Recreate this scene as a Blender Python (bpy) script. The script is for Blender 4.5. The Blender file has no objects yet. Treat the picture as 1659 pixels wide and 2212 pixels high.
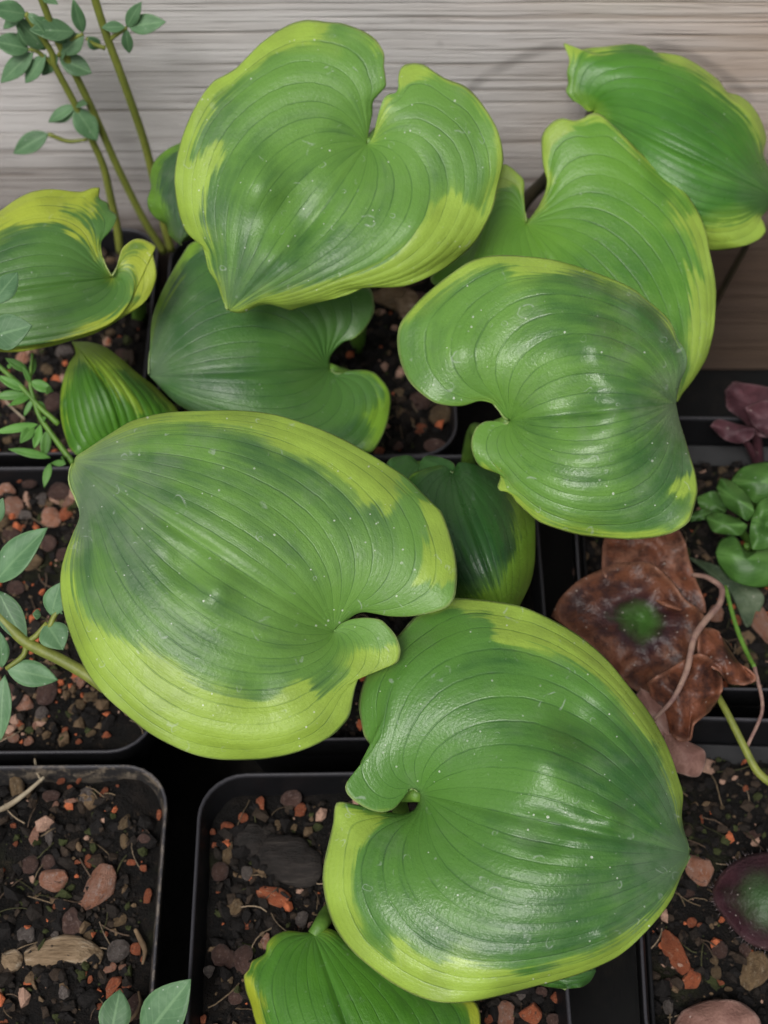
import bpy, bmesh, math, random
import numpy as np
from mathutils import Vector, Matrix, noise as mnoise

sc = bpy.context.scene
COL = sc.collection
rad = math.radians

# ------------------------------------------------------------------ camera
CAM_Z = 0.4385          # pot rims stand at 0.085
PITCH = rad(57.0)       # looking down at the bench
LENS, SENS = 25.0, 17.3
cam_d = bpy.data.cameras.new('camera')
cam_d.sensor_fit = 'VERTICAL'
cam_d.sensor_height = SENS
cam_d.sensor_width = SENS * 0.75
cam_d.lens = LENS
cam_d.clip_start = 0.01
cam_d.clip_end = 200
cam_d.dof.use_dof = True
cam_d.dof.focus_distance = 0.328
cam_d.dof.aperture_fstop = 9.0
cam = bpy.data.objects.new('camera', cam_d)
COL.objects.link(cam)
cam.location = (0, 0, CAM_Z)
cam.rotation_euler = (math.pi / 2 - PITCH, 0, 0)
sc.camera = cam

# ------------------------------------------------------------------ daylight
SUN_EL, SUN_AZ = rad(58), rad(205)      # azimuth clockwise from +Y (the board side)
world = bpy.data.worlds.new('World')
sc.world = world
world.use_nodes = True
wn = world.node_tree
wn.nodes.clear()
w_out = wn.nodes.new('ShaderNodeOutputWorld')
w_bg = wn.nodes.new('ShaderNodeBackground')
w_sky = wn.nodes.new('ShaderNodeTexSky')
w_sky.sky_type = 'NISHITA'
w_sky.sun_disc = False
w_sky.sun_elevation = SUN_EL
w_sky.sun_rotation = SUN_AZ
w_sky.dust_density = 6.0
w_sky.air_density = 1.0
w_sky.ozone_density = 1.0
w_hs = wn.nodes.new('ShaderNodeHueSaturation')
w_hs.inputs['Saturation'].default_value = 0.32     # even cloud cover
w_bg.inputs['Strength'].default_value = 0.085
wn.links.new(w_sky.outputs[0], w_hs.inputs['Color'])
wn.links.new(w_hs.outputs[0], w_bg.inputs['Color'])
wn.links.new(w_bg.outputs[0], w_out.inputs['Surface'])

sun_d = bpy.data.lights.new('sun', 'SUN')
sun_d.energy = 1.5
sun_d.angle = rad(20)
sun_d.color = (1.0, 0.985, 0.96)
sun = bpy.data.objects.new('sun', sun_d)
COL.objects.link(sun)
sdir = Vector((math.sin(SUN_AZ) * math.cos(SUN_EL), math.cos(SUN_AZ) * math.cos(SUN_EL), math.sin(SUN_EL)))
sun.rotation_euler = sdir.to_track_quat('Z', 'Y').to_euler()
sun.location = sdir * 3

sc.view_settings.view_transform = 'Standard'
sc.view_settings.look = 'None'
sc.view_settings.exposure = 0.30
sc.view_settings.gamma = 1.0
sc.view_settings.use_curve_mapping = False
sc.cycles.use_denoising = True
sc.cycles.max_bounces = 8

# ------------------------------------------------------------------ measuring helpers
# Surveying frame: 1659 x 2212 units over the photograph.
F = 2212 * LENS / SENS
CAMP = Vector((0, 0, CAM_Z))
FWD = Vector((0, math.cos(PITCH), -math.sin(PITCH)))
UPV = Vector((0, math.sin(PITCH), math.cos(PITCH)))
RIM = 0.085
SOIL = 0.0795
WALL_Y = 0.347


def ray(p):
    return FWD + Vector((1, 0, 0)) * ((p[0] - 829.5) / F) - UPV * ((p[1] - 1106) / F)


def at_depth(p, d):
    return CAMP + ray(p) * d


def at_z(p, z):
    r = ray(p)
    return CAMP + r * ((z - CAM_Z) / r.z)


def at_y(p, y):
    r = ray(p)
    return CAMP + r * (y / r.y)


class Crop:
    def __init__(s, k, ox, oy):
        s.k, s.ox, s.oy = k, ox, oy

    def __call__(s, *pts):
        r = [(x * s.k + s.ox, y * s.k + s.oy) for x, y in pts]
        return r


C0 = Crop(1, 0, 0)
C1 = Crop(.5, 363.8, 0)
C2 = Crop(.5, 829.5, 0)
C3 = Crop(.5, 121.3, 788.3)
C4 = Crop(.5, 667, 1106)
R1 = Crop(.36553, 0, 0)
R4 = Crop(.4386, 0, 697.2)
R5 = Crop(.36553, 0, 1576.6)
R6 = Crop(.3838, 1152, 909.5)
R7 = Crop(.30556, 1152, 1576.6)
R8 = Crop(.4386, 485.1, 1637.2)


# ------------------------------------------------------------------ node helper
class NT:
    def __init__(s, name):
        s.mat = bpy.data.materials.new(name)
        s.mat.use_nodes = True
        s.t = s.mat.node_tree
        s.t.nodes.clear()
        s.out = s.t.nodes.new('ShaderNodeOutputMaterial')

    def put(s, sock, v):
        if v is None:
            return
        if hasattr(v, 'is_linked') or isinstance(v, bpy.types.NodeSocket):
            s.t.links.new(v, sock)
        else:
            if isinstance(v, (tuple, list)) and len(v) == 3 and sock.type == 'RGBA':
                v = (*v, 1)
            sock.default_value = v

    def math(s, op, a, b=None, c=None, clamp=False):
        n = s.t.nodes.new('ShaderNodeMath')
        n.operation = op
        n.use_clamp = clamp
        s.put(n.inputs[0], a)
        if b is not None:
            s.put(n.inputs[1], b)
        if c is not None:
            s.put(n.inputs[2], c)
        return n.outputs[0]

    def step(s, x, lo, hi):
        n = s.t.nodes.new('ShaderNodeMapRange')
        n.interpolation_type = 'SMOOTHSTEP'
        s.put(n.inputs['Value'], x)
        n.inputs['From Min'].default_value = lo
        n.inputs['From Max'].default_value = hi
        n.inputs['To Min'].default_value = 0
        n.inputs['To Max'].default_value = 1
        return n.outputs[0]

    def mix(s, f, a, b, mode='MIX'):
        n = s.t.nodes.new('ShaderNodeMix')
        n.data_type = 'RGBA'
        n.blend_type = mode
        s.put(n.inputs[0], f)
        s.put(n.inputs[6], a)
        s.put(n.inputs[7], b)
        return n.outputs[2]

    def uv(s, name):
        n = s.t.nodes.new('ShaderNodeUVMap')
        n.uv_map = name
        return n.outputs[0]

    def attr(s, name):
        n = s.t.nodes.new('ShaderNodeAttribute')
        n.attribute_name = name
        return n.outputs['Fac']

    def attr_col(s, name):
        n = s.t.nodes.new('ShaderNodeAttribute')
        n.attribute_name = name
        return n.outputs['Color']

    def obj(s):
        return s.t.nodes.new('ShaderNodeTexCoord').outputs['Object']

    def geo_pos(s):
        return s.t.nodes.new('ShaderNodeNewGeometry').outputs['Position']

    def rnd(s):
        return s.t.nodes.new('ShaderNodeObjectInfo').outputs['Random']

    def sep(s, v):
        n = s.t.nodes.new('ShaderNodeSeparateXYZ')
        s.put(n.inputs[0], v)
        return n.outputs

    def comb(s, x, y, z):
        n = s.t.nodes.new('ShaderNodeCombineXYZ')
        s.put(n.inputs[0], x); s.put(n.inputs[1], y); s.put(n.inputs[2], z)
        return n.outputs[0]

    def vmul(s, v, sc_, off=(0, 0, 0)):
        n = s.t.nodes.new('ShaderNodeMapping')
        s.put(n.inputs['Vector'], v)
        n.inputs['Scale'].default_value = sc_
        n.inputs['Location'].default_value = off
        return n.outputs[0]

    def noise(s, v, scale=1.0, detail=2.0, rough=.5, dist=0.0, col=False):
        n = s.t.nodes.new('ShaderNodeTexNoise')
        s.put(n.inputs['Vector'], v)
        n.inputs['Scale'].default_value = scale
        n.inputs['Detail'].default_value = detail
        n.inputs['Roughness'].default_value = rough
        n.inputs['Distortion'].default_value = dist
        return n.outputs['Color' if col else 'Fac']

    def voro(s, v, scale=1.0, feature='F1', out='Distance', rnd=1.0):
        n = s.t.nodes.new('ShaderNodeTexVoronoi')
        n.feature = feature
        s.put(n.inputs['Vector'], v)
        n.inputs['Scale'].default_value = scale
        n.inputs['Randomness'].default_value = rnd
        return n.outputs[out]

    def ramp(s, f, stops):
        n = s.t.nodes.new('ShaderNodeValToRGB')
        s.put(n.inputs[0], f)
        e = n.color_ramp.elements
        while len(e) < len(stops):
            e.new(0.5)
        for el, (p, c) in zip(e, stops):
            el.position = p
            el.color = (*c, 1)
        return n.outputs[0]

    def bump(s, h, strength, dist, normal=None):
        n = s.t.nodes.new('ShaderNodeBump')
        s.put(n.inputs['Height'], h)
        n.inputs['Strength'].default_value = strength
        n.inputs['Distance'].default_value = dist
        if normal is not None:
            s.put(n.inputs['Normal'], normal)
        return n.outputs[0]

    def bsdf(s, col, rough=.5, spec=.5, normal=None, transl=0, tcol=None, sheen=0):
        p = s.t.nodes.new('ShaderNodeBsdfPrincipled')
        s.put(p.inputs['Base Color'], col)
        s.put(p.inputs['Roughness'], rough)
        s.put(p.inputs['Specular IOR Level'], spec)
        if sheen:
            p.inputs['Sheen Weight'].default_value = sheen
        if normal is not None:
            s.put(p.inputs['Normal'], normal)
        o = p.outputs[0]
        if transl:
            tr = s.t.nodes.new('ShaderNodeBsdfTranslucent')
            s.put(tr.inputs['Color'], tcol if tcol is not None else col)
            m = s.t.nodes.new('ShaderNodeMixShader')
            m.inputs[0].default_value = transl
            s.t.links.new(o, m.inputs[1])
            s.t.links.new(tr.outputs[0], m.inputs[2])
            o = m.outputs[0]
        s.t.links.new(o, s.out.inputs['Surface'])
        return s.mat


# ------------------------------------------------------------------ materials
def mat_blade(seed, lime=(.325, .475, .065), dark=(.052, .142, .032), mid=(.142, .300, .050), nv=9, bloom=.5, specks=1.0, gloss=0.0):
    n = NT('variegated_leaf_%d' % seed)
    u, vv, _ = n.sep(n.uv('UVMap'))
    flat = n.vmul(n.uv('flat'), (1, 1, 1), (seed * 7.3, seed * 3.1, seed * 1.7))
    av = n.math('ABSOLUTE', n.math('MULTIPLY_ADD', vv, 2.0, -1.0))
    ld = n.attr('lime')
    streak = n.noise(n.comb(n.math('MULTIPLY', u, 5.0), n.math('MULTIPLY', vv, 60.0), seed * 1.31), 1.0, 3, .6)
    blot = n.noise(flat, 1.1, 3, .6)
    blot2 = n.noise(flat, 0.55, 2, .5)
    # green ground: soft patches, drawn out along the veins
    along = n.noise(n.comb(n.math('MULTIPLY', u, 2.4), n.math('MULTIPLY', vv, 9.0), seed * 4.1), 1.0, 3, .55)
    gm = n.math('MULTIPLY_ADD', n.math('SUBTRACT', streak, .5), .30, n.math('MULTIPLY_ADD', n.math('SUBTRACT', along, .5), .75, n.math('MULTIPLY_ADD', n.math('SUBTRACT', n.noise(flat, .62, 3, .55), .5), .45, .5)))
    gm = n.math('MULTIPLY_ADD', n.math('SUBTRACT', u, .52), -.34, gm)
    green = n.mix(n.step(gm, .26, .66), dark, mid)
    # half-tone zone next to the pale margin
    hf = n.math('MULTIPLY_ADD', n.math('SUBTRACT', streak, .5), .5, n.math('MULTIPLY_ADD', n.math('SUBTRACT', blot2, .5), 1.5, ld))
    half = n.math('MULTIPLY', n.step(hf, -.20, .18), .50)
    hc = tuple(.5 * a + .5 * b for a, b in zip(mid, lime))
    cell = n.math('FLOOR', n.math('MULTIPLY', vv, 2.0 * nv))
    tone = n.noise(n.comb(n.math('MULTIPLY', u, 1.6), n.math('MULTIPLY', cell, 3.7), seed * 2.3), 1.0, 2, .5)
    green = n.mix(n.math('MULTIPLY', n.step(tone, .35, .65), .30), green, n.mix(1.0, green, (.62, .72, .70), 'MULTIPLY'))
    green = n.mix(half, green, hc)
    lf = n.math('MULTIPLY_ADD', n.math('SUBTRACT', streak, .5), .60, n.math('MULTIPLY_ADD', n.math('SUBTRACT', blot, .5), .30, ld))
    lm = n.step(lf, -.07, .09)
    limec = n.mix(n.step(n.noise(flat, .9, 3, .6), .3, .75), lime, tuple(c * .78 for c in lime))
    col = n.mix(lm, green, limec)
    # veins
    w = n.math('MULTIPLY', av, float(nv))
    wob = n.math('MULTIPLY_ADD', n.math('SUBTRACT', n.noise(flat, 3.0, 1), .5), .10, w)
    fr = n.math('FRACT', wob)
    dist = n.math('MINIMUM', fr, n.math('SUBTRACT', 1.0, fr))
    line = n.math('SUBTRACT', 1.0, n.step(dist, .012, .068))
    fr3 = n.math('FRACT', n.math('MULTIPLY', wob, 4.0))
    d3 = n.math('MINIMUM', fr3, n.math('SUBTRACT', 1.0, fr3))
    line3 = n.math('SUBTRACT', 1.0, n.step(d3, .02, .22))
    fade = n.math('MULTIPLY_ADD', n.step(n.noise(flat, .9, 3, .6), .36, .64), .50, .10)
    lv = n.math('ADD', n.math('MULTIPLY', line, fade), n.math('MULTIPLY', line3, .08), clamp=True)
    col = n.mix(lv, col, n.mix(1.0, col, (.40, .50, .62), 'MULTIPLY'))
    # waxy grey bloom towards the tip and in patches
    bl = n.math('MULTIPLY', n.step(n.math('MULTIPLY_ADD', n.math('POWER', u, 5.0), .45, n.noise(flat, .9, 5, .68)), .50, .88), .38 * bloom)
    bl = n.math('MULTIPLY', bl, n.math('SUBTRACT', 1.0, n.math('MULTIPLY', lm, .8)))
    col = n.mix(bl, col, (.27, .325, .235))
    # dried water rings and trails
    warp = n.vmul(n.noise(flat, 1.6, 2, .5, col=True), (.5, .5, .5))
    vadd = n.t.nodes.new('ShaderNodeVectorMath')
    vadd.operation = 'ADD'
    n.put(vadd.inputs[0], flat); n.put(vadd.inputs[1], warp)
    vd = n.voro(vadd.outputs[0], 1.05)
    ring = n.math('SUBTRACT', 1.0, n.step(n.math('ABSOLUTE', n.math('SUBTRACT', vd, .22)), .008, .032))
    vd2 = n.voro(vadd.outputs[0], 2.3)
    ring2 = n.math('SUBTRACT', 1.0, n.step(n.math('ABSOLUTE', n.math('SUBTRACT', vd2, .19)), .008, .035))
    brk = n.step(n.noise(flat, 2.6, 3, .6), .53, .66)
    stain = n.math('MULTIPLY', n.math('MAXIMUM', ring, ring2), n.math('MULTIPLY', brk, .30 * specks))
    col = n.mix(stain, col, (.55, .60, .55))
    # lime-scale specks
    sp = n.voro(flat, 4.8)
    big_ = n.math('MULTIPLY_ADD', n.math('POWER', n.noise(flat, 6.0, 1), 3.0), .35, .018)
    dots = n.math('SUBTRACT', 1.0, n.step(n.math('SUBTRACT', sp, big_), 0.0, .025))
    dsel = n.math('MULTIPLY', n.step(n.noise(flat, 1.7, 2), .46, .60), n.math('MULTIPLY_ADD', n.noise(flat, 3.3, 2), 1.0, .15))
    col = n.mix(n.math('MULTIPLY', n.math('MULTIPLY', dots, dsel), .85 * specks), col, (.80, .83, .74))
    # thin pale rim of the blade
    col = n.mix(n.math('MULTIPLY', n.step(av, .986, .998), .5), col, tuple(.6 * a + .4 * b for a, b in zip(lime, (.6, .62, .4))))
    hb = n.math('ADD', n.math('MULTIPLY', n.noise(flat, 15.0, 3, .6), .55), n.math('MULTIPLY', n.noise(flat, 5.0, 3, .6), .7))
    hb = n.math('SUBTRACT', hb, n.math('MULTIPLY', lv, .7))
    nor = n.bump(hb, .36, .0006)
    rough = n.math('MULTIPLY_ADD', n.noise(flat, 1.3, 4, .6), .42, .20 - gloss)
    tc = n.mix(lm, (.16, .34, .02), (.5, .62, .04))
    return n.bsdf(col, rough, .5, nor, .16, tc)


def mat_leaflet(name, c1, c2, edge, rough=.5):
    n = NT(name)
    u, vv, _ = n.sep(n.uv('UVMap'))
    p = n.geo_pos()
    av = n.math('ABSOLUTE', n.math('MULTIPLY_ADD', vv, 2.0, -1.0))
    col = n.mix(n.step(n.noise(p, 160, 3, .6), .35, .7), c1, c2)
    k = n.math('MULTIPLY_ADD', n.rnd(), .5, .72)
    col = n.mix(1.0, col, n.comb(k, k, n.math('MULTIPLY', k, .95)), 'MULTIPLY')
    lat = n.math('FRACT', n.math('MULTIPLY_ADD', av, -2.2, n.math('MULTIPLY', u, 7.0)))
    col = n.mix(n.math('MULTIPLY', n.math('SUBTRACT', 1.0, n.step(n.math('ABSOLUTE', n.math('SUBTRACT', lat, .5)), .03, .12)), .22), col, edge)
    col = n.mix(n.math('MULTIPLY', n.math('SUBTRACT', 1.0, n.step(av, .03, .12)), .6), col, edge)
    col = n.mix(n.math('MULTIPLY', n.step(av, .86, .98), .55), col, edge)
    sp = n.voro(p, 420)
    col = n.mix(n.math('MULTIPLY', n.math('SUBTRACT', 1.0, n.step(sp, .05, .11)), .5), col, (.55, .6, .52))
    nor = n.bump(n.noise(p, 900, 3), .25, .0004)
    return n.bsdf(col, rough, .4, nor, .12, tuple(min(1, c * 2.2) for c in c2))


def mat_stem(name, c1, c2, rough=.5):
    n = NT(name)
    p = n.geo_pos()
    col = n.mix(n.step(n.noise(n.vmul(p, (1, 1, .3)), 220, 3, .6), .35, .7), c1, c2)
    return n.bsdf(col, rough, .4, n.bump(n.noise(p, 1200, 2), .3, .0004))


def mat_withered(name, base, dark, pale, heart=None, rough=.62, hk=1.0):
    n = NT(name)
    p = n.geo_pos()
    r = n.sep(n.uv('UVMap'))[0]
    col = n.mix(n.step(n.noise(p, 120, 5, .7), .38, .62), base, dark)
    col = n.mix(n.math('MULTIPLY', n.step(n.noise(p, 75, 4, .7), .52, .70), .6), col, pale)
    col = n.mix(n.math('MULTIPLY', n.step(r, .86, 1.0), .45), col, pale)
    if heart:
        hr = n.math('MULTIPLY_ADD', n.math('SUBTRACT', n.noise(p, 190, 4, .65), .5), .34, n.math('MULTIPLY', r, hk))
        col = n.mix(n.math('SUBTRACT', 1.0, n.step(hr, .30, .78)), col, (.026, .010, .014))
        col = n.mix(n.math('SUBTRACT', 1.0, n.math('MULTIPLY', 1.0, n.step(hr, .06, .44))), col, heart)
    sp = n.voro(p, 330)
    col = n.mix(n.math('MULTIPLY', n.math('SUBTRACT', 1.0, n.step(sp, .05, .12)), .45), col, (.5, .45, .4))
    nor = n.bump(n.math('ADD', n.noise(p, 300, 4, .7), n.noise(p, 1100, 2)), .4, .0008)
    return n.bsdf(col, rough, .35, nor)


def mat_soil():
    n = NT('potting_soil')
    p = n.geo_pos()
    col = n.mix(n.step(n.noise(p, 130, 5, .7), .42, .72), (.0045, .0038, .0034), (.014, .010, .0075))
    col = n.mix(n.math('MULTIPLY', n.step(n.noise(p, 48, 3, .6), .55, .70), .6), col, (.022, .025, .008))
    col = n.mix(n.math('MULTIPLY', n.step(n.noise(p, 520, 3, .7), .60, .72), .5), col, (.055, .037, .024))
    nor = n.bump(n.math('ADD', n.noise(p, 420, 5, .75), n.noise(p, 1500, 3, .7)), .9, .0016)
    return n.bsdf(col, .9, .25, nor)


def mat_crumb():
    n = NT('soil_crumbs')
    p = n.geo_pos()
    c = n.attr_col('tint')
    k = n.math('MULTIPLY_ADD', n.noise(p, 900, 4, .7), 1.4, .3)
    col = n.mix(1.0, c, n.comb(k, k, k), 'MULTIPLY')
    return n.bsdf(col, .85, .3, n.bump(n.noise(p, 1400, 4, .7), .7, .0008))


def mat_stone(name, a, b, c, rough=.7):
    n = NT(name)
    p = n.obj()
    r = n.rnd()
    off = n.comb(n.math('MULTIPLY', r, 9.0), n.math('MULTIPLY', r, 5.0), r)
    va = n.t.nodes.new('ShaderNodeVectorMath')
    va.operation = 'ADD'
    n.put(va.inputs[0], n.vmul(p, (1, 1, 1))); n.put(va.inputs[1], off)
    v = va.outputs[0]
    col = n.mix(n.step(n.noise(v, 1.6, 4, .65), .38, .66), a, b)
    col = n.mix(n.math('MULTIPLY', n.step(n.noise(v, 3.6, 4, .7), .54, .66), .75), col, c)
    col = n.mix(n.math('MULTIPLY', n.step(n.noise(v, 1.9, 4, .65), .57, .70), .70), col, (.05, .042, .036))
    k = n.math('MULTIPLY_ADD', r, .55, .80)
    col = n.mix(1.0, col, n.comb(k, k, k), 'MULTIPLY')
    nor = n.bump(n.math('ADD', n.noise(v, 3.0, 5, .7), n.noise(v, 12.0, 3, .7)), .9, .0022)
    return n.bsdf(col, rough, .4, nor)


def mat_plastic(name='black_pot_plastic', base=(.0045, .0045, .0055), crust=.05):
    n = NT(name)
    p = n.geo_pos()
    z = n.sep(n.t.nodes.new('ShaderNodeTexCoord').outputs['Object'])[2]
    dust = n.math('MULTIPLY', n.step(n.noise(p, 230, 6, .72), .66 - .2 * crust, .80 - .2 * crust), n.step(z, .076, .084))
    col = n.mix(n.math('MULTIPLY', dust, min(1, .3 + .6 * crust)), base, n.mix(n.noise(p, 700, 3), (.07, .05, .035), (.26, .215, .16)))
    col = n.mix(n.math('MULTIPLY', n.step(z, .0838, .0852), .75 if crust > .1 else 0.0), col, n.mix(.45, col, (.085, .082, .095)))  # paler rim top: scuffs plus a highlight put into the colour
    fine = n.noise(p, 2200, 3, .6)
    return n.bsdf(col, n.math('MULTIPLY_ADD', n.noise(p, 200, 3), .25, .36), .35, n.bump(n.math('ADD', fine, n.math('MULTIPLY', dust, 3.0 * crust)), .25, .0004))


def mat_wood():
    n = NT('weathered_timber')
    p = n.geo_pos()
    x, y, z = n.sep(p)
    # gentle wander of the grain along the board
    wx = n.noise(n.vmul(p, (7, 7, 7)), 1.0, 2, .5)
    zz = n.math('MULTIPLY_ADD', wx, .0045, z)
    g = n.comb(n.math('MULTIPLY', x, 2.2), 0.0, n.math('MULTIPLY', zz, 120.0))
    g2 = n.comb(n.math('MULTIPLY', x, 4.0), 3.0, n.math('MULTIPLY', zz, 430.0))
    g3 = n.comb(n.math('MULTIPLY', x, 30.0), 5.0, n.math('MULTIPLY', zz, 1300.0))
    a = n.noise(g, 1.0, 3, .6)
    b = n.noise(g2, 1.0, 3, .65)
    c = n.noise(g3, 1.0, 2, .6)
    col = n.ramp(a, [(.25, (.52, .485, .465)), (.5, (.64, .61, .59)), (.75, (.73, .705, .69))])
    dk = n.math('ADD', n.math('MULTIPLY', n.step(b, .53, .62), .48), n.math('MULTIPLY', n.step(c, .50, .70), .26), clamp=True)
    col = n.mix(dk, col, (.215, .175, .145))
    # reddish and tan heartwood tint on one end of the board
    tint = n.math('MULTIPLY', n.step(n.math('MULTIPLY_ADD', n.noise(n.vmul(p, (14, 14, 40)), 1.0, 3), .16, x), .09, .24), .55)
    col = n.mix(tint, col, n.mix(n.noise(n.vmul(p, (18, 18, 60)), 1.0, 3), (.46, .27, .19), (.42, .27, .12)))
    # darker, browner tone towards the foot of the board
    foot_tone = n.step(n.math('MULTIPLY_ADD', n.noise(n.vmul(p, (20, 20, 20)), 1.0, 3), .05, n.math('SUBTRACT', .098, z)), .0, .055)
    col = n.mix(n.math('MULTIPLY', foot_tone, .92), col, n.mix(n.math('MULTIPLY', b, .9), (.115, .070, .044), (.045, .028, .019)))
    # faint ring mark left on the face
    dx = n.math('SUBTRACT', x, 0.0653); dz = n.math('SUBTRACT', z, 0.0989)
    rr = n.math('SQRT', n.math('ADD', n.math('MULTIPLY', dx, dx), n.math('MULTIPLY', dz, dz)))
    rr = n.math('MULTIPLY_ADD', n.math('SUBTRACT', n.noise(n.vmul(p, (60, 60, 60)), 1.0, 3), .5), .003, rr)
    rm = n.math('SUBTRACT', 1.0, n.step(n.math('ABSOLUTE', n.math('SUBTRACT', rr, 0.0552)), .0004, .0028))
    rm = n.math('MULTIPLY', rm, n.step(n.noise(n.vmul(p, (35, 35, 35)), 1.0, 2), .40, .58))
    col = n.mix(n.math('MULTIPLY', rm, .40), col, (.12, .105, .095))
    # small nicks
    sp = n.voro(n.vmul(p, (60, 60, 45)), 1.0)
    nick = n.math('MULTIPLY', n.math('SUBTRACT', 1.0, n.step(sp, .06, .14)), n.step(n.noise(n.vmul(p, (25, 25, 25)), 1.0, 1), .56, .62))
    col = n.mix(n.math('MULTIPLY', nick, .7), col, (.06, .045, .035))
    hb = n.math('SUBTRACT', n.math('MULTIPLY', a, .6), n.math('MULTIPLY', dk, 1.0))
    return n.bsdf(col, .82, .25, n.bump(hb, .55, .0012))


def mat_ground():
    n = NT('black_bench_matting')
    p = n.geo_pos()
    x, y, z = n.sep(p)
    wv = n.noise(n.comb(n.math('MULTIPLY', x, 1200.0), n.math('MULTIPLY', y, 200.0), 0.0), 1.0, 2)
    col = n.mix(n.step(n.noise(p, 60, 4, .7), .5, .8), (.006, .006, .006), (.022, .018, .014))
    return n.bsdf(col, .85, .25, n.bump(wv, .4, .0006))


def mat_bark(name, a, b, c):
    n = NT(name)
    p = n.obj()
    f = n.noise(n.vmul(p, (90, 500, 500)), 1.0, 4, .7)
    col = n.ramp(f, [(.3, a), (.55, b), (.75, c)])
    return n.bsdf(col, .85, .25, n.bump(f, .9, .0015))


M = {}
M['soil'] = mat_soil()
M['crumb'] = mat_crumb()
M['plastic'] = mat_plastic()
M['rim'] = mat_plastic('scuffed_highlit_pot_rim', (.0055, .0055, .0065), .25)
M['crust'] = mat_plastic('dirt_crusted_rim', (.022, .021, .021), 1.0)
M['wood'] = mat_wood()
M['ground'] = mat_ground()
M['orange'] = mat_stone('orange_brick_grit', (.48, .135, .055), (.34, .082, .034), (.52, .30, .19))
M['pink'] = mat_stone('pink_granite', (.50, .27, .19), (.44, .18, .10), (.58, .46, .41))
M['brown'] = mat_stone('brown_gravel', (.15, .085, .068), (.10, .058, .050), (.30, .22, .19), .42)
M['grey'] = mat_stone('grey_gravel', (.20, .165, .145), (.11, .088, .078), (.34, .30, .28))
M['tan'] = mat_stone('tan_gravel', (.25, .165, .085), (.15, .095, .048), (.36, .28, .18))
M['bluegreen'] = mat_leaflet('blue_green_leaflet', (.070, .155, .070), (.110, .215, .105), (.18, .31, .15))
M['freshgreen'] = mat_leaflet('fresh_green_leaflet', (.045, .125, .022), (.075, .185, .035), (.12, .26, .06), .48)
M['feather'] = mat_leaflet('feathery_leaflet', (.075, .20, .035), (.11, .27, .05), (.17, .36, .09))
M['stem'] = mat_stem('olive_stem', (.14, .165, .030), (.21, .235, .042))
M['petiole'] = mat_stem('green_petiole', (.075, .17, .022), (.12, .24, .03))
M['darkstem'] = mat_stem('dark_petiole', (.020, .018, .010), (.045, .035, .018))
M['drytwig'] = mat_stem('dry_pinkish_twig', (.30, .19, .145), (.16, .085, .075), .7)
M['straw'] = mat_stem('pale_straw', (.36, .30, .21), (.20, .155, .10), .75)
M['rootlet'] = mat_stem('brown_rootlet', (.10, .065, .035), (.19, .125, .07), .8)
M['withered'] = mat_withered('withered_brown_leaf', (.150, .050, .024), (.040, .016, .012), (.32, .15, .095), rough=.45)
M['heart'] = mat_withered('withered_leaf_green_heart', (.130, .046, .022), (.034, .014, .012), (.26, .12, .07), heart=(.045, .115, .020), rough=.45)
M['dustpink'] = mat_withered('dusty_pink_dry_leaf', (.25, .135, .105), (.19, .095, .075), (.36, .25, .21))
M['purple'] = mat_withered('purple_leaf', (.085, .030, .038), (.050, .018, .024), (.20, .12, .13))
M['purpleheart'] = mat_withered('purple_green_leaf', (.085, .030, .038), (.055, .022, .028), (.17, .11, .11), heart=(.032, .070, .022), rough=.5, hk=.55)
M['hair'] = mat_stem('pale_hair', (.30, .24, .25), (.42, .36, .36), .7)
M['greyleaf'] = mat_withered('grey_green_leaf', (.055, .085, .040), (.035, .060, .030), (.12, .15, .09))
M['bark'] = mat_bark('fibrous_bark', (.10, .065, .035), (.24, .17, .105), (.42, .36, .28))
M['darkbark'] = mat_bark('dark_bark', (.010, .009, .008), (.022, .018, .016), (.05, .042, .036))


# ------------------------------------------------------------------ object helpers
def link(o, parent=None):
    COL.objects.link(o)
    if parent is not None:
        o.parent = parent
        o.matrix_parent_inverse = Matrix.Translation(parent.location).inverted()
    return o


def tag(o, label, cat, group=None, kind=None):
    if label:
        o['label'] = label
    if cat:
        o['category'] = cat
    if group:
        o['group'] = group
    if kind:
        o['kind'] = kind
    return o


def root(name, loc, label, cat, group=None):
    e = bpy.data.objects.new(name, None)
    e.empty_display_size = .01
    e.location = loc
    COL.objects.link(e)
    return tag(e, label, cat, group)


def mesh_obj(name, verts, faces, mat, parent=None, smooth=True, uvs=None, attrs=None):
    """verts in world space; re-centred on the parent (or on their own mean)."""
    me = bpy.data.meshes.new(name)
    org = parent.location if parent is not None else sum((Vector(v) for v in verts), Vector()) / len(verts)
    me.from_pydata([tuple(Vector(v) - org) for v in verts], [], faces)
    me.materials.append(mat)
    if smooth:
        me.polygons.foreach_set('use_smooth', [True] * len(me.polygons))
    li = np.zeros(len(me.loops), dtype=np.int32)
    me.loops.foreach_get('vertex_index', li)
    for nm, arr in (uvs or {}).items():
        lay = me.uv_layers.new(name=nm)
        lay.data.foreach_set('uv', np.asarray(arr, dtype=np.float32)[li].ravel())
    for nm, arr in (attrs or {}).items():
        a = me.attributes.new(nm, 'FLOAT', 'POINT')
        a.data.foreach_set('value', np.asarray(arr, dtype=np.float32))
    me.update()
    o = bpy.data.objects.new(name, me)
    COL.objects.link(o)
    if parent is not None:
        o.parent = parent
    else:
        o.location = org
    return o


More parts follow.
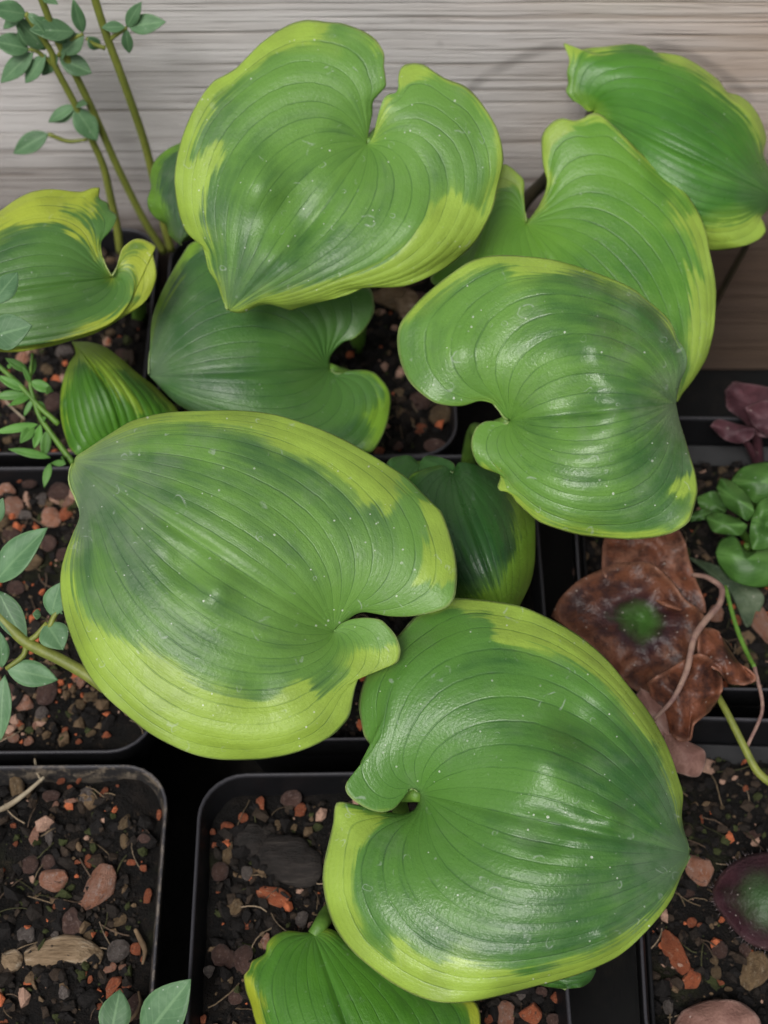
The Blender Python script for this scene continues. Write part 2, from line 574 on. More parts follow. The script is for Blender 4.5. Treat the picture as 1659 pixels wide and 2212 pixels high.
def catmull(pts, per=8):
    P = [np.array(p, float) for p in pts]
    P = [2 * P[0] - P[1]] + P + [2 * P[-1] - P[-2]]
    out = []
    for i in range(1, len(P) - 2):
        p0, p1, p2, p3 = P[i - 1:i + 3]
        for k in range(per):
            t = k / per
            # slightly tightened Catmull-Rom
            m1, m2 = .42 * (p2 - p0), .42 * (p3 - p1)
            out.append((2 * t**3 - 3 * t**2 + 1) * p1 + (t**3 - 2 * t**2 + t) * m1 + (-2 * t**3 + 3 * t**2) * p2 + (t**3 - t**2) * m2)
    out.append(P[-2])
    return np.array(out)


def resample(poly, ts):
    seg = np.linalg.norm(np.diff(poly, axis=0), axis=1)
    s = np.concatenate([[0], np.cumsum(seg)])
    s /= s[-1]
    return np.stack([np.interp(ts, s, poly[:, k]) for k in range(poly.shape[1])], axis=1)


def tube(name, pts, radii, mat, parent=None, n=8, per=6):
    P = catmull([tuple(p) for p in pts], per)
    R = np.interp(np.linspace(0, 1, len(P)), np.linspace(0, 1, len(radii)), radii)
    V, Fc = [], []
    prev = None
    for i in range(len(P)):
        t = Vector(P[min(i + 1, len(P) - 1)] - P[max(i - 1, 0)]).normalized()
        if prev is None:
            prev = t.orthogonal().normalized()
        a = (prev - t * prev.dot(t)).normalized()
        prev = a
        b = t.cross(a)
        for k in range(n):
            th = 2 * math.pi * k / n
            V.append(Vector(P[i]) + (a * math.cos(th) + b * math.sin(th)) * R[i])
    for i in range(len(P) - 1):
        for k in range(n):
            k2 = (k + 1) % n
            Fc.append((i * n + k, i * n + k2, (i + 1) * n + k2, (i + 1) * n + k))
    Fc.append(tuple(range(n))[::-1])
    Fc.append(tuple((len(P) - 1) * n + k for k in range(n)))
    return mesh_obj(name, V, Fc, mat, parent)


def signed_dist(pts, poly):
    """distance to a closed polygon, positive outside."""
    P = np.asarray(pts, float)
    Q = np.asarray(poly, float)
    best = np.full(len(P), 1e9)
    inside = np.zeros(len(P), bool)
    for i in range(len(Q)):
        a, b = Q[i], Q[(i + 1) % len(Q)]
        ab = b - a
        t = np.clip(((P - a) @ ab) / max(ab @ ab, 1e-9), 0, 1)
        best = np.minimum(best, np.linalg.norm(P - (a + t[:, None] * ab), axis=1))
        cond = (a[1] > P[:, 1]) != (b[1] > P[:, 1])
        with np.errstate(divide='ignore', invalid='ignore'):
            xi = (b[0] - a[0]) * (P[:, 1] - a[1]) / (b[1] - a[1]) + a[0]
        inside ^= cond & (P[:, 0] < xi)
    return np.where(inside, -best, best)


def elliptic_side(mid, mar, nj, iters=700):
    """Streamline-like grid between midrib and margin: lines fan out of the stalk point and meet again at the tip."""
    n = len(mid)
    t = np.linspace(0, 1, nj)[None, :, None]
    X = mid[:, None, :] * (1 - t) + mar[:, None, :] * t
    fr0 = np.concatenate([[0], np.cumsum(np.linalg.norm(np.diff(mid, axis=0), axis=1))]); fr0 /= fr0[-1]
    fr1 = np.concatenate([[0], np.cumsum(np.linalg.norm(np.diff(mar, axis=0), axis=1))]); fr1 /= fr1[-1]
    for it in range(iters):
        xi = (X[2:, 1:-1] - X[:-2, 1:-1]) * .5
        et = (X[1:-1, 2:] - X[1:-1, :-2]) * .5
        al = (et**2).sum(-1, keepdims=True); ga = (xi**2).sum(-1, keepdims=True); be = (xi * et).sum(-1, keepdims=True)
        xe = (X[2:, 2:] - X[2:, :-2] - X[:-2, 2:] + X[:-2, :-2]) * .25
        new = (al * (X[2:, 1:-1] + X[:-2, 1:-1]) + ga * (X[1:-1, 2:] + X[1:-1, :-2]) - 2 * be * xe) / (2 * (al + ga) + 1e-9)
        X[1:-1, 1:-1] += .8 * (new - X[1:-1, 1:-1])
        if it % 4 == 3 or it == iters - 1:
            for j in range(1, nj - 1):
                w = j / (nj - 1)
                L = X[:, j]
                sl = np.concatenate([[0], np.cumsum(np.linalg.norm(np.diff(L, axis=0), axis=1))])
                sl /= sl[-1]
                ft = fr0 * (1 - w) + fr1 * w
                X[:, j] = np.stack([np.interp(ft, sl, L[:, 0]), np.interp(ft, sl, L[:, 1])], axis=1)
    return X


def refine(X, nu, nv_):
    """bilinear-in-index upsampling with cubic smoothing along both axes."""
    def up(Y, m):
        n = Y.shape[0]
        q = np.linspace(0, n - 1, m)
        i = np.clip(q.astype(int), 0, n - 2); f = (q - i)[:, None, None]
        g = lambda k: Y[np.clip(k, 0, n - 1)]
        p0, p1, p2, p3 = g(i - 1), g(i), g(i + 1), g(i + 2)
        return p1 + .5 * f * (p2 - p0 + f * (2 * p0 - 5 * p1 + 4 * p2 - p3 + f * (3 * (p1 - p2) + p3 - p0)))
    X = up(X, nu)
    Y = up(X.transpose(1, 0, 2), 129)
    # re-space the long lines so that the ribs lie evenly across the widest part of the blade
    a, b = int(nu * .42), int(nu * .66)
    w = np.linalg.norm(np.diff(Y[:, a:b], axis=0), axis=2).mean(1)
    sc_ = np.concatenate([[0], np.cumsum(w)]); sc_ /= sc_[-1]
    sc_ = .85 * sc_ + .15 * np.linspace(0, 1, 129)
    q = np.interp(np.linspace(0, 1, nv_), sc_, np.arange(129))
    i = np.clip(q.astype(int), 0, 127); f = (q - i)[:, None, None]
    return (Y[i] * (1 - f) + Y[i + 1] * f).transpose(1, 0, 2)


def face_normal(p, blend, side=0.0):
    """leaf facing: between straight up and towards the viewing side, rolled sideways by `side`."""
    v = -ray(p).normalized()
    n = v * blend + Vector((0, 0, 1)) * (1 - blend) + Vector((side, 0, 0))
    return n.normalized()


LEAF_GROUP = 'variegated heart-leaved plants in the pots'


def leaf(label, S, T, A, B, depth, base, seed, blend=.55, side=0.0, green=None, mat=None, nv=9, bend=0.0,
         droop=.006, tip=.006, funnel=.006, pleat=.00050, wave=.0012, wk=5.0, lift=(0.0, 0.0), bumps=(), via=(), base_mat='petiole',
         und=.0015, pet=(.0019, .0024), slope=0.0, under=False):
    S = np.array(S[0], float); T = np.array(T[0], float)
    NU, NV = 168, 56
    us = np.linspace(0, 1, NU + 1)
    us = us * .86 + .14 * (3 * us**2 - 2 * us**3)
    side_a = resample(catmull([S] + list(A) + [T]), us)
    side_b = resample(catmull([S] + list(B) + [T]), us)
    d = T - S
    perp = np.array([-d[1], d[0]])
    cu = np.linspace(0, 1, 57)
    cu = cu * .7 + .3 * (3 * cu**2 - 2 * cu**3)
    mt = cu
    midl = S + d * mt[:, None] + perp * (bend * np.sin(np.pi * mt))[:, None]
    grid = []
    for pl_ in (A, B):
        mg = resample(catmull([S] + list(pl_) + [T]), cu)
        G = refine(elliptic_side(midl, mg, 17), NU + 1, NV + 1)
        us = np.interp(np.linspace(0, 1, NU + 1), np.linspace(0, 1, len(cu)), cu)
        G[:, -1] = resample(catmull([S] + list(pl_) + [T]), us)
        grid.append(G)
    allp = np.concatenate([side_a, side_b])
    c2 = (allp.min(0) + allp.max(0)) / 2
    nrm = face_normal(c2, blend, side)
    C = at_depth(c2, depth)
    k = (C - CAMP).dot(nrm)
    s3 = CAMP + ray(S) * (k / ray(S).dot(nrm))
    t3 = CAMP + ray(T) * (k / ray(T).dot(nrm))
    e1 = (t3 - s3).normalized()
    e2 = nrm.cross(e1)
    length = (t3 - s3).length
    P2, UV, FL, AV = [], [], [], []
    V = []
    vs = np.linspace(-1, 1, 2 * NV + 1)
    rng = random.Random(seed)
    ph = [rng.uniform(0, 6.28) for _ in range(6)]

    def point(p, u, v, w=None):
        r = ray(p)
        q = CAMP + r * (k / r.dot(nrm))
        a = (q - s3).dot(e1); b = (q - s3).dot(e2)
        av = abs(v)
        env = math.sin(math.pi * min(1, max(0, u)))
        rs = math.hypot(a, b)
        h = 0.0
        h += droop * (1 - av**2.2) * (env**.6) - droop * .4 * av**2 * env
        h -= tip * u**5
        h -= funnel * math.exp(-(rs / .011)**1.3)
        h += slope * av * env * (1 if v > 0 else -1)
        # quilting between the sunken veins
        wv = nv * av
        q1 = abs(math.sin(math.pi * wv))
        irr = .25 + 1.1 * max(0, min(1, .5 + 1.1 * mnoise.noise(Vector((a * 30 + seed * 2.1, b * 30 + 9, seed * .7)))))
        h += .62 * pleat * irr * (q1**.75 - .6) * min(1, u / .07) * min(1, (1 - u) / .4) * (1 - .3 * av)
        h -= .0009 * math.exp(-(av / .035)**2) * env
        # rippled margin
        h += wave * math.sin(wk * math.pi * u * (1.1 if v > 0 else .93) + ph[0 if v > 0 else 1]) * av**5
        h += wave * .5 * math.sin(wk * 2.7 * math.pi * u + ph[2 if v > 0 else 3]) * av**9
        lf = lift[0] if v < 0 else lift[1]
        h += lf * av**2 * math.exp(-(u / .16)**2)
        nz = mnoise.noise(Vector((a * 42 + seed * 3.7, b * 42, seed * 1.9)))
        nz2 = mnoise.noise(Vector((a * 16 + seed * 5.1, b * 16, seed * 2.3)))
        h += und * (nz * .7 + nz2 * 1.3) * min(1, rs / .012)
        for (bx, by, sg, am) in bumps:
            h += am * math.exp(-((p[0] - bx)**2 + (p[1] - by)**2) / (sg * sg))
        t = (k + h) / r.dot(nrm)
        return CAMP + r * t, (a * 100, b * 100)

    idx = {}
    for i, u in enumerate(us):
        if i in (0, NU):
            p = S if i == 0 else T
            w3, fl = point(p, u, 0.0)
            idx[i] = [len(V)] * len(vs)
            V.append(w3); UV.append((u, .5)); FL.append(fl); P2.append(p)
            continue
        row = []
        for v in vs:
            p = grid[1 if v > 0 else 0][i, int(round(abs(v) * NV))]
            w3, fl = point(p, u, v)
            row.append(len(V))
            V.append(w3); UV.append((u, v * .5 + .5)); FL.append(fl); P2.append(p)
        idx[i] = row
    Fc = []
    for i in range(NU):
        r0, r1 = idx[i], idx[i + 1]
        for j in range(len(vs) - 1):
            f = [r0[j], r0[j + 1], r1[j + 1], r1[j]]
            f = list(dict.fromkeys(f))
            if len(f) >= 3:
                Fc.append(tuple(f))
    # orient towards the upper side
    mid_f = Fc[len(Fc) // 2 + NV // 2]
    fa, fb, fc = (V[q] for q in mid_f[:3])
    if (fb - fa).cross(fc - fa).dot(nrm) < 0:
        Fc = [f[::-1] for f in Fc]
    lime = signed_dist(P2, green) / 100 if green is not None else np.full(len(P2), -2.0)
    top = V[0]
    bz = soil_level(base) - .003
    bp = at_z(base, bz)
    R = root('variegated_plant', bp, label, 'plant', LEAF_GROUP)
    blade = mesh_obj('blade', V, Fc, mat or mat_blade(seed, nv=nv), R, uvs={'UVMap': UV, 'flat': FL}, attrs={'lime': lime})
    so = blade.modifiers.new('thickness', 'SOLIDIFY')
    so.thickness = .00038
    so.offset = -1
    # stalk
    start = top - nrm * .0006
    pts = [start]
    if via:
        pts += [Vector(q) for q in via]
    else:
        pts += [start + (e1 * .010 - nrm * .016 if under else -e1 * .007 - nrm * .010)]
        m = pts[-1].lerp(bp, .5) + Vector((0, .004, .004))
        pts += [m]
    pts += [bp]
    tube('petiole', pts, (pet[0] * .9, pet[0], pet[0] * 1.05, pet[1]), M[base_mat], R, 10)
    return R


def leaflet3(name, b, t, width, nrm, mat, parent, fold=.25, curl=.1, roundness=.9):
    """small pointed leaf from base to tip, folded a little along its midrib."""
    ax = t - b
    L = ax.length
    e1 = ax.normalized()
    e2 = nrm.cross(e1).normalized()
    n = e1.cross(e2)
    V, UV, Fc = [], [], []
    nu, nw = 10, 6
    for i in range(nu + 1):
        u = i / nu
        w = width / 2 * (math.sin(math.pi * u**roundness)**.88 if 0 < u < 1 else .02)
        for j in range(nw + 1):
            v = j / nw * 2 - 1
            h = fold * w * abs(v)**1.3 - curl * L * (u - .4)**2 + .05 * w * math.sin(5 * u + 3 * v)
            V.append(b + e1 * (u * L) + e2 * (v * w) + n * h)
            UV.append((u, v * .5 + .5))
    for i in range(nu):
        for j in range(nw):
            a = i * (nw + 1) + j
            Fc.append((a, a + 1, a + nw + 2, a + nw + 1))
    o = mesh_obj(name, V, Fc, mat, parent, uvs={'UVMap': UV})
    s = o.modifiers.new('thickness', 'SOLIDIFY')
    s.thickness = .00025
    return o


def patch(name, outline, depth, mat, parent, blend=.5, side=0.0, dome=.002, und=.0015, seed=1, center=None, cup=0.0, thick=.0005, ripple=.001, curl=0.0):
    """leaf-like sheet with a traced outline, its own plane in space, relief and thickness."""
    O = catmull(list(outline) + [outline[0]], 6)[:-1]
    c = np.array(center if center is not None else O.mean(0), float)
    nrm = face_normal(O.mean(0), blend, side)
    C = at_depth(O.mean(0), depth)
    k = (C - CAMP).dot(nrm)
    m, rings = len(O), 14
    V, UV, Fc = [], [], []

    def pt(p, r, th):
        rr = ray(p)
        q = CAMP + rr * (k / rr.dot(nrm))
        h = dome * (1 - r * r) - cup * math.exp(-(r / .35)**2)
        h += und * (mnoise.noise(Vector((q.x * 90 + seed * 3, q.y * 90, q.z * 90))) + .5 * mnoise.noise(Vector((q.x * 260 + seed, q.y * 260, q.z * 260))))
        h += ripple * math.sin(5 * th + seed) * r**3
        h += curl * r**5 * (.5 + 1.2 * mnoise.noise(Vector((math.cos(th) * 1.6, math.sin(th) * 1.6, seed * 3.3))))
        return CAMP + rr * ((k + h) / rr.dot(nrm))
    V.append(pt(c, 0, 0)); UV.append((0, 0))
    for i in range(1, rings + 1):
        r = i / rings
        for j in range(m):
            V.append(pt(c + (O[j] - c) * r, r, 2 * math.pi * j / m)); UV.append((r, j / m))
    for j in range(m):
        Fc.append((0, 1 + j, 1 + (j + 1) % m))
    for i in range(rings - 1):
        a, b = 1 + i * m, 1 + (i + 1) * m
        for j in range(m):
            Fc.append((a + j, b + j, b + (j + 1) % m, a + (j + 1) % m))
    fa, fb, fc = (V[q] for q in Fc[0])
    if (fb - fa).cross(fc - fa).dot(nrm) < 0:
        Fc = [f[::-1] for f in Fc]
    o = mesh_obj(name, V, Fc, mat, parent, uvs={'UVMap': UV})
    s = o.modifiers.new('thickness', 'SOLIDIFY')
    s.thickness = thick
    s.offset = -1
    return o


# ------------------------------------------------------------------ setting
def box(name, lo, hi, mat, bev=.0, seg=2):
    bm = bmesh.new()
    bmesh.ops.create_cube(bm, size=1)
    for v in bm.verts:
        v.co = Vector([(lo[i] + hi[i]) / 2 + v.co[i] * (hi[i] - lo[i]) for i in range(3)])
    if bev:
        bmesh.ops.bevel(bm, geom=bm.edges[:], offset=bev, segments=seg, affect='EDGES')
    me = bpy.data.meshes.new(name)
    bm.to_mesh(me); bm.free()
    me.materials.append(mat)
    o = bpy.data.objects.new(name, me)
    COL.objects.link(o)
    return o


g = mesh_obj('ground', [(-30, -30, 0), (30, -30, 0), (30, 30, 0), (-30, 30, 0)], [(0, 1, 2, 3)], M['ground'], smooth=False)
g['kind'] = 'structure'

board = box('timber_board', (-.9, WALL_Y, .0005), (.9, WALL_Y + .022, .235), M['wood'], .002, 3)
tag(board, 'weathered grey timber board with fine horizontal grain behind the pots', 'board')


# ------------------------------------------------------------------ pots
PW = .090     # outer width at the rim


def rrect(w, r, n=7):
    pts = []
    for cx, cy, a0 in ((1, 1, 0), (-1, 1, 90), (-1, -1, 180), (1, -1, 270)):
        for k in range(n + 1):
            a = rad(a0 + 90 * k / n)
            pts.append((cx * (w / 2 - r) + r * math.cos(a), cy * (w / 2 - r) + r * math.sin(a)))
    return pts


def loft(loops):
    n = len(loops[0])
    V = [v for l in loops for v in l]
    Fc = []
    for i in range(len(loops) - 1):
        for j in range(n):
            j2 = (j + 1) % n
            Fc.append((i * n + j, i * n + j2, (i + 1) * n + j2, (i + 1) * n + j))
    return V, Fc, n


def ring_loop(w, r, z):
    return [Vector((x, y, z)) for x, y in rrect(w, r)]


BODY_ME = RIM_ME = None


def make_pot_meshes():
    global BODY_ME, RIM_ME
    prof = [(.058, .006, .001), (.062, .007, .0015), (.0835, .010, .074), (.0835, .010, .0755), (.0815, .0095, .0755), (.060, .006, .003)]
    V, Fc, n = loft([ring_loop(*p) for p in prof])
    Fc.append(tuple(range(n))[::-1])
    Fc.append(tuple((len(prof) - 1) * n + k for k in range(n)))
    BODY_ME = bpy.data.meshes.new('pot_body')
    BODY_ME.from_pydata([tuple(v) for v in V], [], Fc)
    BODY_ME.materials.append(M['plastic'])
    prof = [(.0836, .010, .0740), (.0866, .011, .0735), (.0884, .0115, .0740), (.0897, .0118, .0842), (.0899, .0119, .0849), (.0896, .0118, .0853),
            (.0887, .0114, .0853), (.0882, .0112, .0849), (.0880, .0111, .0842), (.0840, .0098, .0752), (.0836, .010, .0740)]
    V, Fc, n = loft([ring_loop(*p) for p in prof])
    RIM_ME = bpy.data.meshes.new('pot_rim')
    RIM_ME.from_pydata([tuple(v) for v in V], [], Fc)
    RIM_ME.materials.append(M['rim'])
    for me in (BODY_ME, RIM_ME):
        me.polygons.foreach_set('use_smooth', [True] * len(me.polygons))
        me.update()


make_pot_meshes()
ICO = None


def ico_data(sub):
    bm = bmesh.new()
    bmesh.ops.create_icosphere(bm, subdivisions=sub, radius=1)
    V = [v.co.copy() for v in bm.verts]
    Fc = [tuple(v.index for v in f.verts) for f in bm.faces]
    bm.free()
    return V, Fc


ICO1, ICO2, ICO3 = ico_data(1), ico_data(2), ico_data(3)


def soil_height(x, y, seed):
    return .0022 * mnoise.noise(Vector((x * 70 + seed * 11, y * 70, seed))) + .0012 * mnoise.noise(Vector((x * 220, y * 220 + seed * 5, seed * 2))) + .0006 * mnoise.noise(Vector((x * 700, y * 700, seed)))


POTS = {}
LEVEL = {'A': .0805, 'B': .0790, 'C': .0780, 'D': .0775, 'E': .0780, 'F': .0780, 'G': .0700, 'H': .0690}


def soil_level(p):
    """soil height of the pot under a surveyed point."""
    for k, (R, c, a) in POTS.items():
        w = at_z(p, LEVEL[k]) - c
        x = w.x * math.cos(a) + w.y * math.sin(a); y = -w.x * math.sin(a) + w.y * math.cos(a)
        if abs(x) < .044 and abs(y) < .044:
            return LEVEL[k]
    return SOIL


def pot(key, label, corner, which, ang, seed, mix):
    """corner: surveyed rim corner; which: (sx, sy) of that corner in pot axes."""
    a = rad(ang)
    ex = Vector((math.cos(a), math.sin(a), 0)); ey = Vector((-math.sin(a), math.cos(a), 0))
    p = at_z(corner, RIM)
    c = p - ex * (which[0] * PW / 2) - ey * (which[1] * PW / 2)
    R = root('plant_pot', (c.x, c.y, 0), label, 'pot', 'square black nursery pots')
    R.rotation_euler = (0, 0, a)
    SOIL = LEVEL[key]
    for nm, me in (('body', BODY_ME), ('rim', RIM_ME)):
        o = bpy.data.objects.new(nm, me)
        COL.objects.link(o); o.parent = R
        if key == 'A' and nm == 'rim':
            o.data = me.copy()
            o.data.materials[0] = M['crust']
    # soil sheet
    n = 64
    w = .0836 + .0032 * (SOIL - .0690) / .0115
    V, Fc = [], []
    for i in range(n + 1):
        for j in range(n + 1):
            x, y = (i / n - .5) * w, (j / n - .5) * w
            e = max(abs(x), abs(y)) / (w / 2)
            # round the corners of the sheet
            cx, cy = abs(x) - (w / 2 - .010), abs(y) - (w / 2 - .010)
            if cx > 0 and cy > 0:
                r = math.hypot(cx, cy); m_ = max(cx, cy)
                s_ = m_ / r if r > 0 else 1
                x = math.copysign(w / 2 - .010 + cx * s_, x); y = math.copysign(w / 2 - .010 + cy * s_, y)
            V.append(Vector((x, y, SOIL + soil_height(x + c.x, y + c.y, 1) - .0015 * max(0, e - .8) * 5)))
            Fc.append
    for i in range(n):
        for j in range(n):
            q = i * (n + 1) + j
            Fc.append((q, q + n + 1, q + n + 2, q + 1))
    me = bpy.data.meshes.new('soil')
    me.from_pydata([tuple(v) for v in V], [], Fc)
    me.materials.append(M['soil'])
    me.polygons.foreach_set('use_smooth', [True] * len(me.polygons))
    so = bpy.data.objects.new('soil', me)
    COL.objects.link(so); so.parent = R
    # loose crumbs and fine grit, uncountable
    rng = random.Random(seed)
    BV, BF, TC = [], [], []
    tints = [((.007, .0055, .005), 12), ((.015, .011, .0085), 9), ((.036, .024, .016), 4), ((.13, .085, .048), 1.6 * mix), ((.40, .11, .045), .8 * mix), ((.36, .22, .16), .6 * mix), ((.035, .042, .012), 3)]
    tot = [t[1] for t in tints]
    for _ in range(2600):
        x, y = rng.uniform(-.040, .040), rng.uniform(-.040, .040)
        if abs(x) > .032 and abs(y) > .032:
            continue
        t = rng.choices(range(len(tints)), tot)[0]
        s = (.0003 + .0016 * rng.random()**3) * (1.5 if t < 3 and rng.random() < .12 else 1)
        if t in (4, 5) and rng.random() < .2:
            s *= 1.5
        z = SOIL + soil_height(x + c.x, y + c.y, 1) + s * .2
        rot = Matrix.Rotation(rng.uniform(0, 6.28), 3, Vector((rng.uniform(-1, 1), rng.uniform(-1, 1), rng.uniform(-1, 1))).normalized())
        sc3 = (rng.uniform(.7, 1.5), rng.uniform(.7, 1.2), rng.uniform(.5, .9))
        b0 = len(BV)
        jit = rng.random() * 100
        for v in ICO1[0]:
            d = 1 + .75 * mnoise.noise(v * 1.7 + Vector((jit, 0, 0)))
            BV.append(rot @ Vector((v.x * sc3[0] * d, v.y * sc3[1] * d, v.z * sc3[2] * d)) * s + Vector((x, y, z)))
            TC.append(tints[t][0])
        BF += [tuple(b0 + q for q in f) for f in ICO1[1]]
    # hair-thin fibres and rootlets
    for _ in range(70):
        x, y = rng.uniform(-.038, .038), rng.uniform(-.038, .038)
        th = rng.uniform(0, 6.28)
        r_ = rng.uniform(.00010, .00022)
        L = rng.uniform(.003, .010)
        curv = rng.uniform(-1.2, 1.2)
        tcol = rng.choice([(.14, .10, .06), (.24, .18, .12), (.05, .05, .02), (.09, .06, .04)])
        b0 = len(BV)
        for k in range(6):
            px, py = max(-.041, min(.041, x)), max(-.041, min(.041, y))
            z = SOIL + soil_height(px + c.x, py + c.y, 1) + .0006 + .0010 * math.sin(math.pi * k / 5)
            for (ox, oz) in ((1, 0), (-.5, .86), (-.5, -.86)):
                BV.append(Vector((px - math.sin(th) * ox * r_, py + math.cos(th) * ox * r_, z + oz * r_)))
                TC.append(tcol)
            x += math.cos(th) * L / 5; y += math.sin(th) * L / 5; th += curv / 5
        for k in range(5):
            for q in range(3):
                a0, a1 = b0 + k * 3 + q, b0 + k * 3 + (q + 1) % 3
                BF.append((a0, a1, a1 + 3, a0 + 3))
    me = bpy.data.meshes.new('grit')
    me.from_pydata([tuple(v) for v in BV], [], BF)
    ca = me.attributes.new('tint', 'FLOAT_COLOR', 'POINT')
    ca.data.foreach_set('color', np.concatenate([np.array(TC), np.ones((len(TC), 1))], axis=1).astype(np.float32).ravel())
    me.materials.append(M['crumb'])
    go = bpy.data.objects.new('grit', me)
    go['kind'] = 'stuff'
    COL.objects.link(go); go.parent = so
    POTS[key] = (R, c, a)
    return R


pot('A', 'square black pot with dirt-crusted rim, holding bark strip and large pink stone', (369, 1650), (1, 1), .6, 11, 1.0)
pot('B', 'square black pot of gravelly soil beside the blue-green leaflet plant', (332, 1626), (1, -1), .5, 12, 5.0)
pot('C', 'square black pot against the board where the tall thin stems rise', (300, 980), (1, -1), .6, 13, 1.0)
pot('D', 'square black pot of dark soil with a slanting orange stone chip', (431, 1671), (-1, 1), .8, 14, 1.2)
pot('E', 'square black pot mostly hidden under the large variegated leaves', (452, 1603), (-1, -1), .8, 15, 1.0)
pot('F', 'square black pot of bark-strewn soil against the board', (992, 985), (1, -1), .6, 16, 1.2)
pot('G', 'square black pot with pink stone chips and a purple hairy leaf', (1354, 1541), (-1, 1), -2.2, 17, 1.0)
pot('H', 'square black pot holding the withered brown leaf and small green rosette', (1262, 1486), (-1, -1), -1.0, 18, 1.0)


# ------------------------------------------------------------------ stones
def stone_mesh(seed, angular=1.0, big=False):
    rng = random.Random(seed)
    planes = []
    for _ in range(9):
        d = Vector((rng.gauss(0, 1), rng.gauss(0, 1), rng.gauss(0, 1))).normalized()
        planes.append((d, rng.uniform(.52, .84)))
    V = []
    off = Vector((seed * 1.7, seed * .3, 0))
    src = ICO3 if big else ICO2
    for v in src[0]:
        r = 1 + .22 * mnoise.noise(v * 1.4 + off) + .10 * mnoise.noise(v * 3.6 + off) + (.05 * mnoise.noise(v * 8 + off) if big else 0)
        p = v * r
        if angular:
            for d, t in planes:
                e = p.dot(d) - t
                if e > 0:
                    p = p - d * (e * .95 * angular)
        V.append(p)
    me = bpy.data.meshes.new('stone')
    me.from_pydata([tuple(v) for v in V], [], src[1])
    me.polygons.foreach_set('use_smooth', [angular < .5] * len(me.polygons))
    return me


STONE_CACHE = {}
COLN = {'orange': 'orange-red', 'pink': 'pale pink', 'brown': 'round brown', 'grey': 'rough grey', 'tan': 'yellowish tan'}
POTN = {'A': 'pot with the bark strip', 'B': 'pot beside the blue-green plant', 'C': 'pot where the tall stems rise',
        'D': 'pot with the slanting orange chip', 'F': 'bark-strewn pot against the board', 'G': 'pot with the purple hairy leaf', 'H': 'pot with the withered leaf'}


MARKS = {
    'A': [(R5((590, 940))[0], 'largest pink stone'), (R5((370, 1330))[0], 'pale bark strip'), (R5((150, 420))[0], 'pale dry straw'), (R5((900, 380))[0], 'corner of the dirt-crusted pot rim'),
          (R5((850, 1620))[0], 'pair of upright leaflets'), (R5((425, 1155))[0], 'glossy purple-brown pebble')],
    'B': [(R4((130, 1570))[0], 'thick olive stem'), (R4((340, 800))[0], 'tip of the widest leaf'), (R4((400, 2080))[0], 'rounded pot corner under the widest leaf')],
    'C': [(R4((150, 420))[0], 'feathery green shoot'), (R4((400, 80))[0], 'tip of the half-folded small leaf')],
    'D': [(R8((255, 682))[0], 'slanting orange chip'), (R8((340, 470))[0], 'black bark lump'), (R8((150, 1050))[0], 'young yellow-edged leaf'), (R8((1450, 1250))[0], 'pale pink and red-orange stone pair'),
          (R5((1230, 450))[0], 'clean rounded pot corner')],
    'G': [(R7((1175, 990))[0], 'pink and grey speckled stone'), (R7((1500, 1200))[0], 'purple hairy leaf'), (R7((1300, 2000))[0], 'round dusty pink dry leaf'), (R7((985, 1560))[0], 'large pinkish orange stone chip'),
          (R7((1400, 100))[0], 'arching pale green stem')],
    'H': [((1640, 1200), 'small green rosette'), ((1390, 1330), 'withered brown leaf')]}


def stone(potk, p, rx, ry, kind, rot=0.0, label=None, seed=None, flat=.62):
    """p in survey units; rx, ry half sizes in survey units."""
    SOIL = LEVEL[potk]
    w = at_z(p, SOIL)
    R, c, _ = POTS[potk]
    d = (w - CAMP).dot(FWD)
    sx, sy = rx * d / F, ry * d / F / .86
    zz = min(sx, sy) * flat
    seed = seed if seed is not None else int(p[0] * 13 + p[1] * 7) % 9973
    sm = kind == 'brown'
    big = label is not None
    kk = (seed % 14, sm, kind, big)
    if kk not in STONE_CACHE:
        me = stone_mesh(seed % 14 + (50 if sm else 0), .25 if sm else 1.0, big)
        me.materials.append(M[kind])
        STONE_CACHE[kk] = me
    o = bpy.data.objects.new('pebble', STONE_CACHE[kk])
    COL.objects.link(o)
    a = R.rotation_euler.z
    o.location = (w.x, w.y, SOIL + soil_height(w.x, w.y, 1) + zz * .45)
    o.rotation_euler = (.12 * math.sin(seed), .12 * math.cos(seed * 2), rad(rot))
    o.scale = (sx, sy, zz)
    size = (rx + ry) / 2
    word = 'tiny' if size < 8.5 else 'small' if size < 16 else 'larger'
    marks = MARKS.get(potk)
    where = 'in the ' + POTN[potk]
    if marks:
        where = 'near the ' + min(marks, key=lambda m: (m[0][0] - p[0])**2 + (m[0][1] - p[1])**2)[1]
    tag(o, label or '%s %s stone %s' % (word, COLN[kind], where), 'stone', '%s stones in the %s' % (kind, POTN[potk]))
    return o


def stones(potk, crop, rows):
    for r in rows:
        x, y, rx, ry, kind = r[:5]
        rot = r[5] if len(r) > 5 else 0
        lab = r[6] if len(r) > 6 else None
        stone(potk, crop((x, y))[0], rx * crop.k, ry * crop.k, kind, rot, lab)


